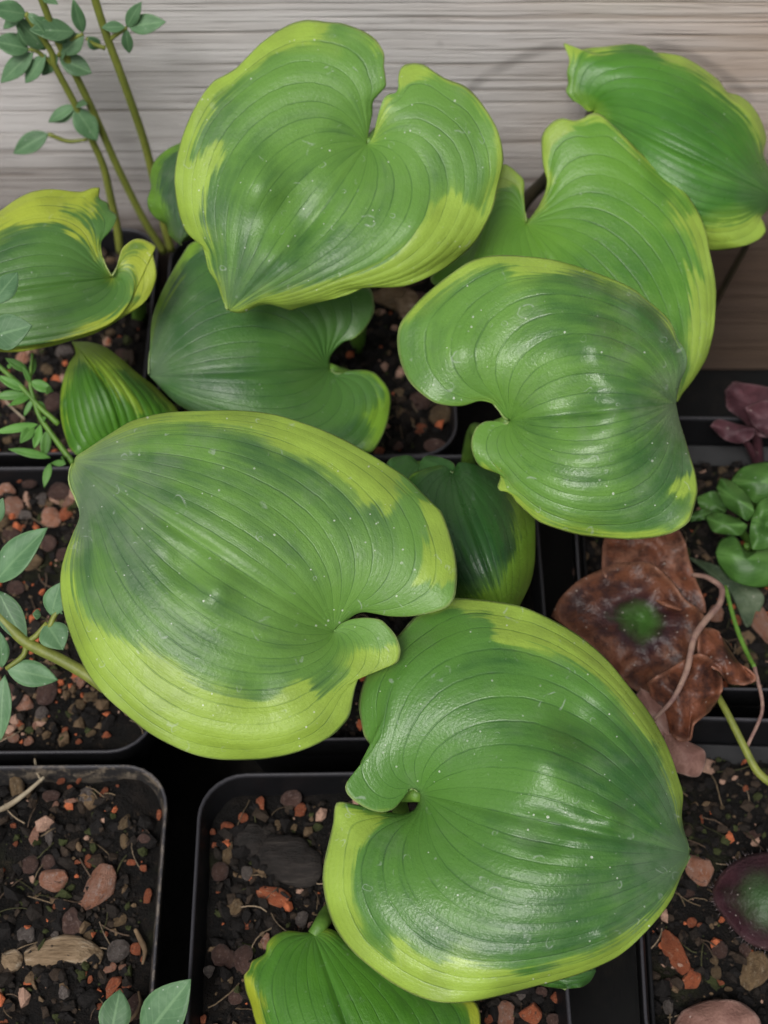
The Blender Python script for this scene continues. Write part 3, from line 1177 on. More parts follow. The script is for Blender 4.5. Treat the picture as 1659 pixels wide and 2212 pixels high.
stones('A', R5, [
    (590, 940, 100, 145, 'pink', -22, 'largest pinkish orange stone, in the pot with the bark strip'),
    (330, 890, 88, 72, 'pink', 10, 'lumpy tan-pink stone next to the largest pink stone'),
    (180, 800, 54, 52, 'brown'), (290, 790, 46, 44, 'brown'), (425, 1155, 66, 84, 'brown', 15, 'glossy purple-brown pebble just below the largest pink stone'),
    (160, 1220, 58, 60, 'grey'), (700, 1305, 76, 68, 'grey', 0, 'dark grey-brown stone beside the end of the bark strip'),
    (800, 1290, 34, 44, 'orange'), (672, 1500, 42, 74, 'orange', -28), (748, 1502, 30, 30, 'orange'), (520, 1215, 50, 42, 'tan'),
    (330, 1225, 32, 28, 'grey'), (510, 395, 50, 72, 'grey', 12), (420, 410, 42, 36, 'pink'), (325, 440, 24, 26, 'pink'), (305, 395, 56, 34, 'brown'),
    (615, 370, 22, 34, 'orange', -15), (203, 640, 42, 72, 'pink'), (300, 650, 28, 52, 'grey', 8), (250, 570, 26, 40, 'orange'), (530, 780, 36, 40, 'orange'),
    (700, 1115, 48, 42, 'tan'), (872, 985, 34, 46, 'orange'), (940, 500, 20, 34, 'orange'), (400, 770, 18, 42, 'pink', 10), (780, 790, 28, 26, 'orange'),
    (360, 302, 26, 22, 'orange'), (465, 295, 18, 26, 'orange'), (412, 340, 22, 14, 'orange'), (85, 577, 20, 18, 'orange'), (95, 682, 22, 18, 'orange'),
    (588, 1640, 30, 34, 'orange'), (650, 1405, 40, 32, 'pink'), (720, 1395, 30, 26, 'pink'), (535, 1480, 18, 24, 'orange'), (500, 1440, 22, 22, 'orange'), (855, 655, 42, 36, 'brown'),
    (740, 560, 34, 60, 'tan', -18), (735, 660, 32, 48, 'tan', 20), (850, 825, 24, 24, 'orange'), (700, 1545, 30, 22, 'orange'), (845, 1350, 16, 26, 'orange'), (700, 345, 10, 10, 'orange'),
    (625, 1200, 14, 16, 'orange'), (220, 1030, 14, 14, 'orange'), (330, 1055, 14, 18, 'orange'), (100, 340, 50, 90, 'tan', 20), (20, 250, 40, 30, 'grey'),
    (390, 1560, 40, 46, 'grey', 30), (800, 1640, 60, 70, 'brown'), (20, 1720, 30, 20, 'orange'), (460, 790, 30, 16, 'orange'), (540, 655, 14, 14, 'tan')])
stones('D', R8, [
    (178, 228, 26, 48, 'orange', 6), (372, 256, 42, 34, 'orange'), (255, 682, 125, 42, 'orange', -20, 'long slanting orange stone chip in dark soil'),
    (382, 790, 40, 52, 'grey'), (390, 448, 30, 26, 'tan'), (112, 572, 38, 34, 'grey'), (20, 350, 36, 40, 'orange'), (200, 912, 36, 44, 'pink'),
    (98, 985, 50, 46, 'brown'), (30, 1000, 36, 40, 'brown'), (96, 300, 26, 30, 'orange'), (340, 330, 22, 22, 'tan'), (262, 330, 22, 26, 'tan'), (205, 360, 16, 14, 'tan'),
    (60, 740, 40, 40, 'tan'), (110, 820, 26, 30, 'orange'), (20, 460, 40, 60, 'tan'), (330, 200, 60, 44, 'brown'), (280, 580, 30, 30, 'tan'), (300, 960, 30, 26, 'tan'),
    (1382, 1262, 62, 60, 'pink', 10, 'pale pink stone at the foot of the large leaf with overlapping lobes'), (1512, 1262, 62, 52, 'orange', 20, 'red-orange stone at the foot of the large leaf with overlapping lobes'),
    (1628, 1180, 32, 30, 'orange'), (1560, 1160, 30, 26, 'brown'), (1450, 1180, 36, 30, 'grey'), (1300, 1290, 30, 26, 'orange'), (1620, 1290, 36, 30, 'brown')])
stones('D', R5, [
    (1303, 845, 54, 60, 'brown'), (1312, 1342, 66, 62, 'brown'), (1438, 1380, 54, 70, 'brown', 15), (1240, 1432, 40, 40, 'grey'), (1395, 1590, 46, 40, 'brown'),
    (1205, 1708, 26, 26, 'orange'), (1260, 610, 18, 28, 'orange'), (1290, 955, 14, 14, 'orange'), (1450, 1140, 26, 30, 'orange'), (1270, 690, 16, 26, 'orange'), (1345, 1490, 50, 34, 'tan')])
stones('G', R7, [
    (1175, 990, 105, 115, 'pink', 0, 'pink and grey speckled stone by the tip of the large leaf'), (985, 1560, 95, 150, 'orange', 22, 'large pinkish orange stone chip near the pot edge'),
    (1110, 1765, 100, 62, 'orange', 40, 'flat orange stone chip with a straight broken edge'), (1310, 1560, 62, 62, 'brown'), (1270, 1640, 40, 34, 'tan'), (1290, 1720, 52, 46, 'tan'),
    (1560, 1720, 100, 140, 'tan', -10, 'big crumbly mossy tan lump beside the round dry leaf'), (950, 1960, 46, 60, 'grey'), (1120, 1370, 44, 36, 'orange'), (1180, 1390, 30, 26, 'orange'),
    (1500, 1560, 46, 60, 'brown'), (1180, 640, 26, 40, 'orange'), (1090, 1150, 60, 30, 'brown'), (960, 1790, 50, 30, 'brown'), (1310, 1790, 40, 26, 'orange'), (1560, 740, 60, 30, 'brown'),
    (1200, 70, 62, 56, 'orange', 0), (1500, 420, 30, 26, 'orange'), (1450, 900, 30, 40, 'tan'), (1340, 540, 22, 20, 'tan'), (1380, 1830, 30, 24, 'tan')])
stones('B', R4, [
    (103, 775, 32, 26, 'orange'), (245, 960, 62, 56, 'pink', 0, 'pinkish stone touching the edge of the largest leaf'), (60, 930, 80, 60, 'pink'), (235, 1830, 58, 68, 'brown'), (130, 1880, 56, 50, 'pink'),
    (98, 1985, 30, 22, 'orange'), (180, 1985, 28, 26, 'pink'), (400, 1780, 44, 38, 'pink'), (70, 2055, 44, 24, 'pink'), (30, 840, 56, 44, 'pink'), (290, 835, 66, 44, 'brown'),
    (150, 1190, 70, 46, 'tan'), (345, 880, 40, 40, 'pink'), (60, 1060, 54, 40, 'brown'), (322, 2010, 18, 28, 'orange'), (150, 800, 40, 26, 'brown'), (200, 870, 44, 34, 'grey'),
    (320, 940, 40, 34, 'orange'), (20, 1000, 40, 40, 'tan'), (130, 960, 36, 30, 'grey'), (110, 1130, 46, 40, 'tan'), (240, 1090, 44, 40, 'brown'), (210, 1930, 40, 36, 'grey'), (40, 1820, 40, 40, 'brown'),
    (140, 2060, 30, 24, 'pink'), (450, 1850, 40, 30, 'tan'), (380, 1900, 50, 40, 'tan'), (530, 2040, 26, 20, 'orange'), (390, 2070, 18, 14, 'orange'), (450, 2030, 30, 20, 'tan'), (310, 1140, 40, 34, 'brown'), (80, 1310, 50, 34, 'brown')])
stones('C', R4, [
    (258, 395, 50, 54, 'brown'), (110, 190, 46, 44, 'pink'), (322, 152, 46, 44, 'grey'), (40, 390, 46, 44, 'pink'), (195, 642, 38, 30, 'tan'), (230, 240, 40, 34, 'tan'), (150, 330, 36, 30, 'brown'),
    (20, 310, 40, 36, 'brown'), (70, 480, 36, 30, 'brown'), (40, 590, 26, 22, 'tan'), (540, 60, 36, 24, 'tan'), (600, 160, 40, 30, 'brown')])
stones('F', C1, [
    (1090, 1740, 52, 46, 'brown'), (1180, 1815, 62, 50, 'tan'), (1090, 1870, 34, 26, 'orange'), (1000, 1700, 34, 30, 'tan'), (1150, 1930, 50, 30, 'brown'), (1060, 1600, 30, 30, 'brown'),
    (960, 1300, 90, 60, 'tan', 10, 'large brown lump of bark under the tip of the upper leaf'), (1080, 1310, 60, 40, 'brown'), (1010, 1800, 34, 26, 'tan'), (1120, 1660, 30, 22, 'tan'), (910, 1960, 30, 20, 'orange'), (990, 1930, 30, 20, 'brown')])
stones('H', C0, [
    (1275, 1180, 18, 14, 'tan'), (1262, 1200, 14, 12, 'tan'), (1545, 1330, 22, 20, 'pink'), (1640, 1350, 24, 44, 'pink', 10, 'smooth pink pebble beside the withered brown leaf'), (1600, 1400, 18, 14, 'tan'), (1560, 1020, 16, 12, 'tan'), (1530, 1045, 14, 10, 'tan'),
    (1620, 1420, 20, 14, 'tan'), (1590, 1340, 16, 14, 'orange'), (1250, 1235, 14, 12, 'brown')])


def soil_pt(p, dz=.001):
    SOIL = soil_level(p)
    w = at_z(p, SOIL)
    w.z = SOIL + soil_height(w.x, w.y, 1) + dz
    return w


def lone_tube(name, pts, radii, mat, label, cat, n=8):
    o = tube(name, pts, radii, mat, None, n)
    return tag(o, label, cat)


lone_tube('straw', [soil_pt(p, .002 + .001 * i) for i, p in enumerate(R5((-40, 530), (60, 480), (170, 415), (285, 328)))], (.0005, .0008, .0006, .0004), M['straw'],
          'pale dry straw lying across a corner of the potting soil', 'straw')
lone_tube('straw', [soil_pt(p, .003) for p in R5((215, 190), (230, 270), (262, 340))], (.0003, .0004, .0002), M['straw'], 'short thin dry stalk hanging over the crusted pot rim', 'straw', 6)
lone_tube('rootlet', [soil_pt(p, .002) for p in R5((700, 1760), (790, 1720), (835, 1640), (825, 1560))], (.0004, .0005, .0003), M['rootlet'], 'thin curved rootlet near the crusted pot rim', 'rootlet', 6)
lone_tube('rootlet', [soil_pt(p, .0015) for p in R5((800, 1180), (830, 1240), (860, 1310), (845, 1390))], (.0005, .0008, .0003), M['rootlet'], 'flat tan husk sliver by the orange pebble', 'rootlet', 6)
lone_tube('straw', [soil_pt(p, .003) for p in R4((-20, 340), (60, 440), (130, 500))], (.0003, .0004, .0003), M['straw'], 'fine dry stalk beside the feathery green shoot', 'straw', 6)


def bark_strip(name, crop_pts, width, hgt, mat, label, cat, seed):
    """a long fibrous lump: ridged half-round along a line on the soil."""
    P = catmull([tuple(soil_pt(p, 0)) for p in crop_pts], 8)
    n, V, Fc = 18, [], []
    for i in range(len(P)):
        t = Vector(P[min(i + 1, len(P) - 1)] - P[max(i - 1, 0)]).normalized()
        s = Vector((-t.y, t.x, 0)).normalized()
        u = i / (len(P) - 1)
        taper = (math.sin(math.pi * (.06 + .88 * u)))**.5
        for k in range(n):
            th = 2 * math.pi * k / n
            r = 1 + .35 * mnoise.noise(Vector((u * 2.0, math.cos(th) * 2.6 + seed, math.sin(th) * 2.6))) + .14 * mnoise.noise(Vector((u * 9, th * 3, seed)))
            V.append(Vector(P[i]) + s * (math.cos(th) * width * r * taper) + Vector((0, 0, hgt * (.25 + math.sin(th)) * r * taper)))
    for i in range(len(P) - 1):
        for k in range(n):
            k2 = (k + 1) % n
            Fc.append((i * n + k, i * n + k2, (i + 1) * n + k2, (i + 1) * n + k))
    Fc.append(tuple(range(n))[::-1]); Fc.append(tuple((len(P) - 1) * n + k for k in range(n)))
    o = mesh_obj(name, V, Fc, mat, None)
    return tag(o, label, cat)


bark_strip('bark_piece', R5((150, 1360), (260, 1330), (380, 1310), (500, 1325), (600, 1345)), .0034, .0022, M['bark'], 'pale fibrous bark strip lying across the dark soil', 'bark', 3)
bark_strip('bark_piece', R5((20, 1400), (60, 1370), (110, 1310)), .0026, .0018, M['bark'], 'ragged brown bark end beside the pale bark strip', 'bark', 5)
bark_strip('bark_piece', R8((190, 420), (280, 480), (390, 530), (480, 530)), .0060, .0032, M['darkbark'], 'black bark lump above the slanting orange stone chip', 'bark', 8)
bark_strip('bark_piece', R5((1420, 600), (1500, 650), (1560, 690)), .0050, .0030, M['darkbark'], 'dark wet bark piece near the inside edge of the pot', 'bark', 9)
bark_strip('bark_piece', C1((1000, 1250), (1030, 1330), (1050, 1400)), .0042, .0030, M['bark'], 'brown bark chunk on soil in front of the board', 'bark', 12)

# ------------------------------------------------------------------ the variegated leaves
leaf('upright variegated plant, largest leaf before the board, open notch at its top',
     C1((858, 622)), C1((262, 1342)),
     C1((868, 560), (882, 490), (884, 440), (912, 405), (940, 372), (938, 330), (932, 285), (934, 240), (920, 205), (890, 165), (835, 130), (750, 100), (690, 95), (640, 88), (590, 86), (530, 102), (460, 140), (395, 190), (340, 245), (290, 295), (240, 325), (195, 350), (150, 405), (105, 480), (70, 560), (45, 640), (30, 720), (26, 790), (35, 870), (50, 940), (75, 1000), (115, 1040), (145, 1060), (160, 1110), (175, 1170), (205, 1215), (225, 1270), (240, 1310)),
     C1((885, 590), (895, 540), (910, 480), (930, 425), (955, 405), (980, 402), (992, 380), (992, 340), (1000, 300), (1020, 280), (1060, 272), (1105, 280), (1150, 310), (1200, 340), (1270, 365), (1310, 395), (1350, 440), (1390, 500), (1420, 555), (1440, 620), (1448, 690), (1438, 750), (1420, 820), (1405, 890), (1375, 960), (1330, 1040), (1270, 1100), (1200, 1155), (1120, 1200), (1030, 1235), (950, 1243), (860, 1240), (790, 1268), (720, 1290), (630, 1312), (560, 1330), (530, 1342), (480, 1325), (420, 1315), (380, 1325), (330, 1350), (290, 1352)),
     .372, (770, 760), 1, blend=.62, nv=10, bend=-.04, droop=.005, tip=.004,
     green=C1((690, 150), (700, 172), (620, 180), (540, 195), (470, 225), (400, 270), (330, 312), (290, 345), (240, 390), (200, 430), (170, 500), (140, 560), (110, 620), (80, 685), (110, 690), (150, 660), (200, 605), (240, 615), (235, 690), (200, 740), (170, 810), (155, 880), (150, 950), (165, 1020), (180, 1080), (190, 1150), (215, 1220), (262, 1345), (400, 1290), (520, 1255), (600, 1240), (700, 1210), (800, 1185), (880, 1150), (960, 1110), (1040, 1040), (1100, 960), (1140, 890), (1170, 850), (1220, 830), (1250, 850), (1290, 880), (1330, 900), (1350, 920), (1370, 860), (1395, 800), (1420, 740), (1410, 640), (1390, 560), (1350, 490), (1300, 430), (1240, 380), (1160, 345), (1080, 350), (1020, 365), (960, 400), (930, 500), (880, 600), (960, 380), (960, 330), (950, 240), (915, 230), (880, 180), (820, 140), (760, 105), (720, 108)),
     bumps=[(560, 400, 60, .004), (640, 470, 70, -.0035), (900, 480, 60, .002), (600, 560, 60, .0025)])

leaf('glossy variegated plant nearest the board end, shiny leaf with small curled horn',
     C2((905, 480)), C2((1690, 850)),
     C2((880, 480), (850, 455), (810, 430), (785, 395), (795, 360), (790, 310), (800, 260), (785, 215), (775, 185), (800, 195), (830, 215), (900, 205), (960, 200), (1020, 192), (1080, 190), (1130, 200), (1160, 225), (1210, 228), (1280, 240), (1340, 270), (1400, 310), (1450, 350), (1480, 395), (1530, 410), (1580, 445), (1620, 500), (1645, 560), (1652, 610), (1640, 660), (1660, 720), (1680, 780)),
     C2((880, 560), (890, 640), (930, 740), (1010, 850), (1150, 980), (1300, 1050), (1405, 1082), (1480, 1078), (1560, 1062), (1620, 1035), (1650, 1000), (1640, 960), (1630, 940), (1655, 910)),
     .408, (1010, 690), 2, blend=.5, side=.12, nv=9, droop=.009, tip=.008, pleat=.00050, funnel=.007,
     green=C2((905, 480), (780, 430), (770, 300), (830, 250), (840, 225), (960, 222), (1060, 190), (1140, 190), (1190, 240), (1210, 280), (1300, 300), (1380, 340), (1450, 400), (1510, 450), (1560, 510), (1600, 590), (1630, 660), (1700, 720), (1720, 900), (1620, 935), (1500, 960), (1400, 965), (1300, 1000), (1100, 960), (900, 700)),
     mat=mat_blade(2, dark=(.042, .15, .018), mid=(.075, .23, .024), specks=.25, bloom=.3, gloss=.06),
     via=[tuple(at_depth(p, d)) for p, d in zip(C2((850, 590), (700, 775), (612, 868), (500, 1050)), (.425, .440, .448, .455))], base_mat='darkstem')

leaf('variegated plant with bright broad leaf squeezed between two larger leaves, deep notch',
     C2((612, 965)), C2((1270, 1735)),
     C2((640, 930), (670, 885), (695, 830), (703, 780), (690, 730), (682, 670), (680, 600), (695, 560), (730, 525), (770, 510), (820, 520), (860, 510), (890, 492), (920, 488), (950, 505), (1000, 550), (1050, 600), (1110, 660), (1170, 710), (1230, 755), (1290, 815), (1330, 870), (1365, 930), (1390, 1000), (1405, 1080), (1425, 1170), (1435, 1250), (1432, 1350), (1425, 1430), (1400, 1530), (1370, 1590), (1330, 1650), (1290, 1700)),
     C2((608, 900), (605, 840), (605, 780), (580, 750), (545, 720), (515, 710), (480, 760), (440, 900), (380, 1060), (300, 1120), (205, 1190), (210, 1225), (260, 1260), (400, 1350), (600, 1500), (800, 1620), (1000, 1700), (1150, 1740)),
     .392, (1000, 760), 3, blend=.55, side=.05, nv=11, droop=.005, tip=.004, bend=.06, pleat=.00048,
     green=C2((612, 960), (700, 900), (720, 780), (700, 700), (730, 640), (770, 580), (830, 540), (920, 520), (1000, 570), (1100, 670), (1200, 750), (1290, 830), (1340, 910), (1310, 930), (1240, 870), (1270, 950), (1320, 1010), (1340, 1080), (1390, 1200), (1370, 1210), (1310, 1130), (1330, 1240), (1330, 1340), (1320, 1450), (1310, 1600), (1270, 1700), (1000, 1750), (200, 1300), (180, 1180), (400, 950), (500, 830), (560, 800), (600, 850)),
     mat=mat_blade(3, dark=(.058, .185, .020), mid=(.13, .30, .032), specks=.3, bloom=.25, nv=11))

leaf('variegated plant with greyed, bent-over glossy leaf above the withered brown leaf',
     C2((545, 1815)), C2((1262, 1745)),
     C2((520, 1800), (505, 1780), (480, 1750), (440, 1735), (400, 1735), (350, 1752), (290, 1755), (220, 1740), (160, 1700), (110, 1650), (80, 1590), (62, 1530), (57, 1470), (62, 1420), (80, 1380), (130, 1320), (180, 1270), (240, 1220), (300, 1175), (370, 1130), (440, 1108), (520, 1102), (620, 1108), (720, 1120), (820, 1145), (920, 1180), (1010, 1215), (1080, 1250), (1130, 1290), (1190, 1340), (1230, 1380), (1255, 1430), (1268, 1465), (1295, 1500), (1310, 1545), (1305, 1590), (1285, 1640), (1270, 1690)),
     C2((530, 1835), (500, 1820), (440, 1820), (400, 1845), (380, 1890), (378, 1940), (395, 1990), (420, 2020), (460, 2035), (495, 2045), (500, 2070), (490, 2100), (500, 2120), (540, 2130), (570, 2170), (615, 2212), (675, 2257), (755, 2287), (845, 2312), (955, 2325), (1055, 2330), (1155, 2324), (1245, 2302), (1315, 2257), (1340, 2190), (1355, 2120), (1345, 2040), (1320, 1960), (1300, 1890), (1275, 1810)),
     .356, (1010, 1010), 4, blend=.6, nv=9, droop=.008, tip=.010, funnel=.009, pleat=.00045,
     green=C2((40, 1450), (90, 1385), (200, 1300), (260, 1260), (310, 1215), (420, 1165), (500, 1145), (575, 1150), (545, 1195), (640, 1195), (760, 1185), (880, 1185), (980, 1215), (1080, 1262), (1180, 1345), (1250, 1440), (1320, 1500), (1340, 1600), (1290, 1750), (1320, 1960), (1330, 2020), (1300, 2050), (1250, 2110), (1290, 2150), (1350, 2120), (1325, 2200), (1250, 2285), (1150, 2305), (1000, 2310), (850, 2295), (740, 2265), (640, 2205), (560, 2130), (510, 2060), (430, 2000), (370, 2000), (340, 1850), (450, 1750), (200, 1770), (50, 1600)),
     mat=mat_blade(4, bloom=.9, gloss=.10),
     bumps=[(1290, 740, 60, .0035), (1330, 690, 50, -.002), (1240, 880, 60, -.003), (1000, 760, 60, .002)])

leaf('variegated plant with the widest leaf, broad lime lower margin and greyed tip',
     C3((1200, 1150)), C3((78, 418)),
     C3((1245, 1115), (1290, 1080), (1330, 1068), (1390, 1078), (1440, 1087), (1520, 1088), (1590, 1078), (1650, 1062), (1691, 1045), (1721, 1005), (1731, 935), (1731, 875), (1721, 805), (1696, 715), (1666, 635), (1640, 610), (1580, 550), (1520, 490), (1430, 430), (1340, 375), (1250, 325), (1150, 280), (1050, 245), (950, 215), (850, 200), (750, 195), (650, 197), (560, 200), (480, 205), (400, 220), (320, 245), (260, 280), (190, 325), (130, 365), (85, 395)),
     C3((1225, 1120), (1270, 1100), (1330, 1092), (1400, 1100), (1440, 1135), (1470, 1175), (1488, 1230), (1480, 1275), (1455, 1297), (1425, 1290), (1405, 1275), (1370, 1300), (1330, 1320), (1300, 1370), (1285, 1430), (1270, 1510), (1235, 1560), (1180, 1610), (1090, 1655), (1000, 1685), (900, 1703), (800, 1708), (700, 1705), (600, 1685), (500, 1645), (400, 1590), (300, 1510), (210, 1430), (140, 1340), (90, 1240), (55, 1150), (30, 1060), (18, 970), (20, 890), (40, 810), (75, 720), (100, 660), (90, 590), (65, 530), (55, 475), (70, 430)),
     .325, (700, 1420), 5, blend=.62, nv=11, droop=.007, tip=.007, funnel=.009, lift=(0, .002),
     green=C3((78, 405), (200, 330), (300, 285), (400, 250), (500, 238), (620, 237), (720, 250), (820, 275), (900, 310), (970, 350), (1060, 395), (1140, 430), (1220, 480), (1290, 540), (1310, 600), (1350, 620), (1380, 600), (1410, 650), (1440, 660), (1500, 560), (1470, 500), (1500, 470), (1560, 470), (1620, 560), (1590, 600), (1595, 680), (1600, 760), (1590, 850), (1550, 940), (1620, 945), (1660, 940), (1760, 940), (1740, 1080), (1600, 1120), (1400, 1085), (1480, 1110), (1500, 1200), (1420, 1225), (1330, 1240), (1290, 1230), (1250, 1290), (1260, 1340), (1200, 1420), (1130, 1430), (1100, 1370), (1050, 1360), (960, 1420), (900, 1440), (830, 1430), (750, 1415), (650, 1395), (560, 1350), (520, 1310), (430, 1260), (350, 1220), (260, 1180), (200, 1150), (130, 1090), (90, 1020), (70, 950), (50, 870), (70, 780), (90, 690), (80, 600), (50, 540), (40, 480)),
     mat=mat_blade(5, dark=(.056, .138, .040), mid=(.152, .308, .056), bloom=.9, nv=11),
     bumps=[(470, 1280, 40, .0022), (400, 1220, 45, -.002), (560, 1500, 50, -.0015)])

leaf('variegated plant with round glossy leaf whose base lobes overlap, brown gap at its stalk',
     C4((480, 1218)), C4((1645, 1475)),
     C4((455, 1196), (440, 1192), (430, 1205), (405, 1240), (370, 1280), (320, 1297), (260, 1285), (200, 1250), (165, 1215), (158, 1180), (180, 1145), (215, 1125), (240, 1130), (220, 1090), (250, 1055), (265, 1010), (240, 970), (225, 900), (215, 840), (225, 770), (250, 700), (290, 640), (340, 580), (390, 530), (450, 460), (520, 400), (590, 375), (660, 372), (740, 378), (830, 390), (920, 408), (1000, 440), (1080, 480), (1170, 535), (1250, 600), (1310, 660), (1370, 735), (1430, 810), (1480, 880), (1530, 970), (1565, 1050), (1595, 1140), (1618, 1220), (1612, 1310), (1620, 1370), (1640, 1430)),
     C4((470, 1262), (450, 1290), (400, 1305), (370, 1300), (300, 1285), (200, 1262), (120, 1255), (105, 1340), (85, 1430), (65, 1520), (60, 1600), (75, 1690), (100, 1770), (140, 1840), (200, 1910), (270, 1970), (350, 2030), (440, 2080), (540, 2115), (640, 2122), (740, 2110), (850, 2085), (960, 2055), (1060, 2030), (1160, 2000), (1250, 1965), (1330, 1925), (1400, 1870), (1470, 1800), (1530, 1730), (1575, 1660), (1610, 1570), (1640, 1510)),
     .318, (880, 1850), 6, blend=.55, nv=10, droop=.009, tip=.006, funnel=.009, lift=(.003, -.003), pleat=.00048,
     green=C4((1645, 1450), (1600, 1330), (1590, 1260), (1560, 1180), (1530, 1100), (1500, 1010), (1440, 960), (1380, 870), (1320, 790), (1260, 720), (1200, 680), (1120, 640), (1020, 600), (920, 580), (840, 570), (800, 540), (790, 480), (780, 440), (700, 440), (640, 405), (560, 430), (450, 440), (350, 540), (220, 700), (190, 830), (150, 1100), (130, 1180), (170, 1260), (250, 1300), (340, 1290), (300, 1340), (250, 1390), (215, 1450), (195, 1540), (188, 1620), (195, 1700), (220, 1770), (260, 1850), (330, 1930), (370, 1940), (350, 1830), (420, 1850), (470, 1910), (560, 1960), (640, 1930), (760, 1960), (900, 1985), (1020, 1975), (1120, 1950), (1230, 1920), (1330, 1860), (1420, 1790), (1500, 1700), (1560, 1640), (1600, 1560), (1640, 1500)),
     mat=mat_blade(6, dark=(.036, .118, .026), mid=(.098, .240, .038), gloss=.08, bloom=.7, nv=10),
     bumps=[(1250, 1560, 60, -.004), (1180, 1640, 70, .003), (1320, 1770, 30, .0018), (1180, 1800, 50, -.002), (1310, 2030, 30, .0015)])

leaf('variegated plant with lime-banded leaf and curled ear-like lobe beside tall thin stems',
     R1((660, 1640)), R1((-420, 1800)),
     R1((625, 1580), (605, 1520), (600, 1430), (640, 1380), (680, 1320), (690, 1270), (650, 1240), (640, 1200), (600, 1180), (585, 1160), (590, 1110), (545, 1110), (490, 1130), (430, 1130), (350, 1120), (270, 1118), (180, 1135), (90, 1180), (0, 1245), (-100, 1320), (-250, 1450), (-360, 1620)),
     R1((685, 1600), (705, 1520), (730, 1460), (790, 1415), (850, 1415), (920, 1455), (905, 1500), (920, 1570), (925, 1640), (900, 1720), (860, 1780), (800, 1830), (720, 1880), (640, 1930), (540, 1980), (430, 2010), (330, 2040), (230, 2060), (120, 2080), (0, 2080), (-150, 2050), (-300, 1960)),
     .374, (300, 690), 7, blend=.5, nv=9, droop=.006, tip=.004, lift=(.002, .004),
     green=R1((-450, 1800), (-200, 1500), (0, 1355), (100, 1325), (230, 1320), (340, 1335), (440, 1385), (530, 1460), (570, 1530), (590, 1490), (570, 1420), (540, 1350), (480, 1300), (360, 1240), (390, 1215), (480, 1230), (540, 1280), (590, 1290), (580, 1180), (700, 1200), (720, 1350), (600, 1480), (660, 1640), (690, 1560), (780, 1400), (880, 1440), (850, 1480), (740, 1520), (700, 1580), (780, 1580), (800, 1640), (790, 1740), (850, 1760), (700, 1850), (560, 1900), (400, 1990), (200, 2040), (0, 2060), (-300, 1960)),
     mat=mat_blade(7, lime=(.38, .46, .045), dark=(.045, .12, .032), mid=(.085, .20, .038), specks=.4))

leaf('dark green variegated plant shaded beneath the tip of the upper leaf',
     C1((695, 1592)), C1((-83, 1624)),
     C1((698, 1545), (720, 1510), (760, 1475), (800, 1465), (840, 1430), (870, 1390), (890, 1340), (888, 1300), (875, 1250), (800, 1180), (650, 1100), (450, 1040), (250, 1000), (108, 1045), (72, 1080), (12, 1180), (-38, 1280), (-72, 1380), (-80, 1500)),
     C1((710, 1610), (740, 1618), (780, 1602), (840, 1598), (890, 1610), (930, 1650), (955, 1690), (962, 1740), (950, 1810), (930, 1870), (905, 1920), (875, 1955), (820, 1950), (700, 1960), (500, 1930), (300, 1870), (100, 1780), (20, 1730)),
     .397, (690, 880), 8, blend=.5, nv=9, droop=.006, tip=.003, funnel=.009, pleat=.00050,
     green=C1((-110, 1640), (-90, 1500), (-50, 1400), (10, 1260), (70, 1150), (110, 1090), (300, 980), (700, 1020), (940, 1200), (900, 1350), (870, 1420), (760, 1490), (700, 1600), (780, 1600), (870, 1620), (930, 1700), (910, 1760), (850, 1790), (880, 1850), (840, 1970), (500, 1980), (0, 1800)),
     mat=mat_blade(8, lime=(.19, .36, .03), dark=(.038, .115, .030), mid=(.075, .19, .035), specks=.3, bloom=.6))

leaf('variegated plant with small half-folded leaf standing behind the widest leaf tip',
     R4((620, 690)), R4((356, 92)),
     R4((750, 715), (880, 640), (920, 540), (875, 430), (820, 370), (760, 310), (680, 250), (600, 180), (520, 120), (440, 95)),
     R4((500, 710), (400, 670), (345, 620), (320, 560), (300, 480), (295, 380), (310, 280), (340, 200), (372, 150)),
     .398, (300, 1030), 9, blend=.45, side=.2, nv=7, droop=.008, tip=.006, bend=.10,
     green=R4((330, 600), (300, 400), (380, 170), (420, 200), (520, 300), (640, 400), (680, 460), (720, 440), (640, 330), (560, 230), (620, 220), (720, 310), (820, 410), (900, 520), (800, 720), (400, 700)),
     mat=mat_blade(9, lime=(.26, .42, .035), dark=(.038, .135, .012), mid=(.075, .22, .016), specks=.15, bloom=.05, nv=7))

leaf('dark glossy variegated plant tucked between the widest leaf and the bent leaf',
     C0((978, 1024)), C0((1095, 1348)),
     C0((960, 1006), (939, 1007), (909, 1015), (884, 1030), (868, 1080), (895, 1160), (940, 1240), (990, 1310), (1045, 1345)),
     C0((989, 1000), (1009, 999), (1034, 1005), (1070, 1020), (1110, 1045), (1140, 1075), (1154, 1106), (1157, 1156), (1156, 1206), (1149, 1251), (1134, 1286), (1115, 1322)),
     .372, (990, 1250), 10, blend=.5, nv=6, droop=.013, tip=.006, pleat=.00022, under=True,
     green=C0((860, 1040), (980, 990), (1060, 1000), (1105, 1050), (1112, 1100), (1117, 1166), (1107, 1211), (1077, 1261), (1027, 1291), (960, 1300), (850, 1100)),
     mat=mat_blade(10, lime=(.17, .33, .03), dark=(.016, .062, .018), mid=(.032, .110, .022), specks=.3, bloom=.2, gloss=.10, nv=6))

leaf('small dark plant, leaf edge peeping over the glossy dark leaf',
     C0((905, 1002)), C0((900, 1150)),
     C0((895, 990), (884, 984), (864, 985), (839, 995), (822, 1040), (845, 1100)),
     C0((915, 988), (929, 984), (959, 990), (982, 1005), (988, 1060), (950, 1120)),
     .384, (910, 1100), 11, blend=.5, nv=5, droop=.005, tip=.004, under=True,
     mat=mat_blade(11, dark=(.030, .10, .024), mid=(.050, .15, .03), specks=.2, bloom=.3, nv=5))

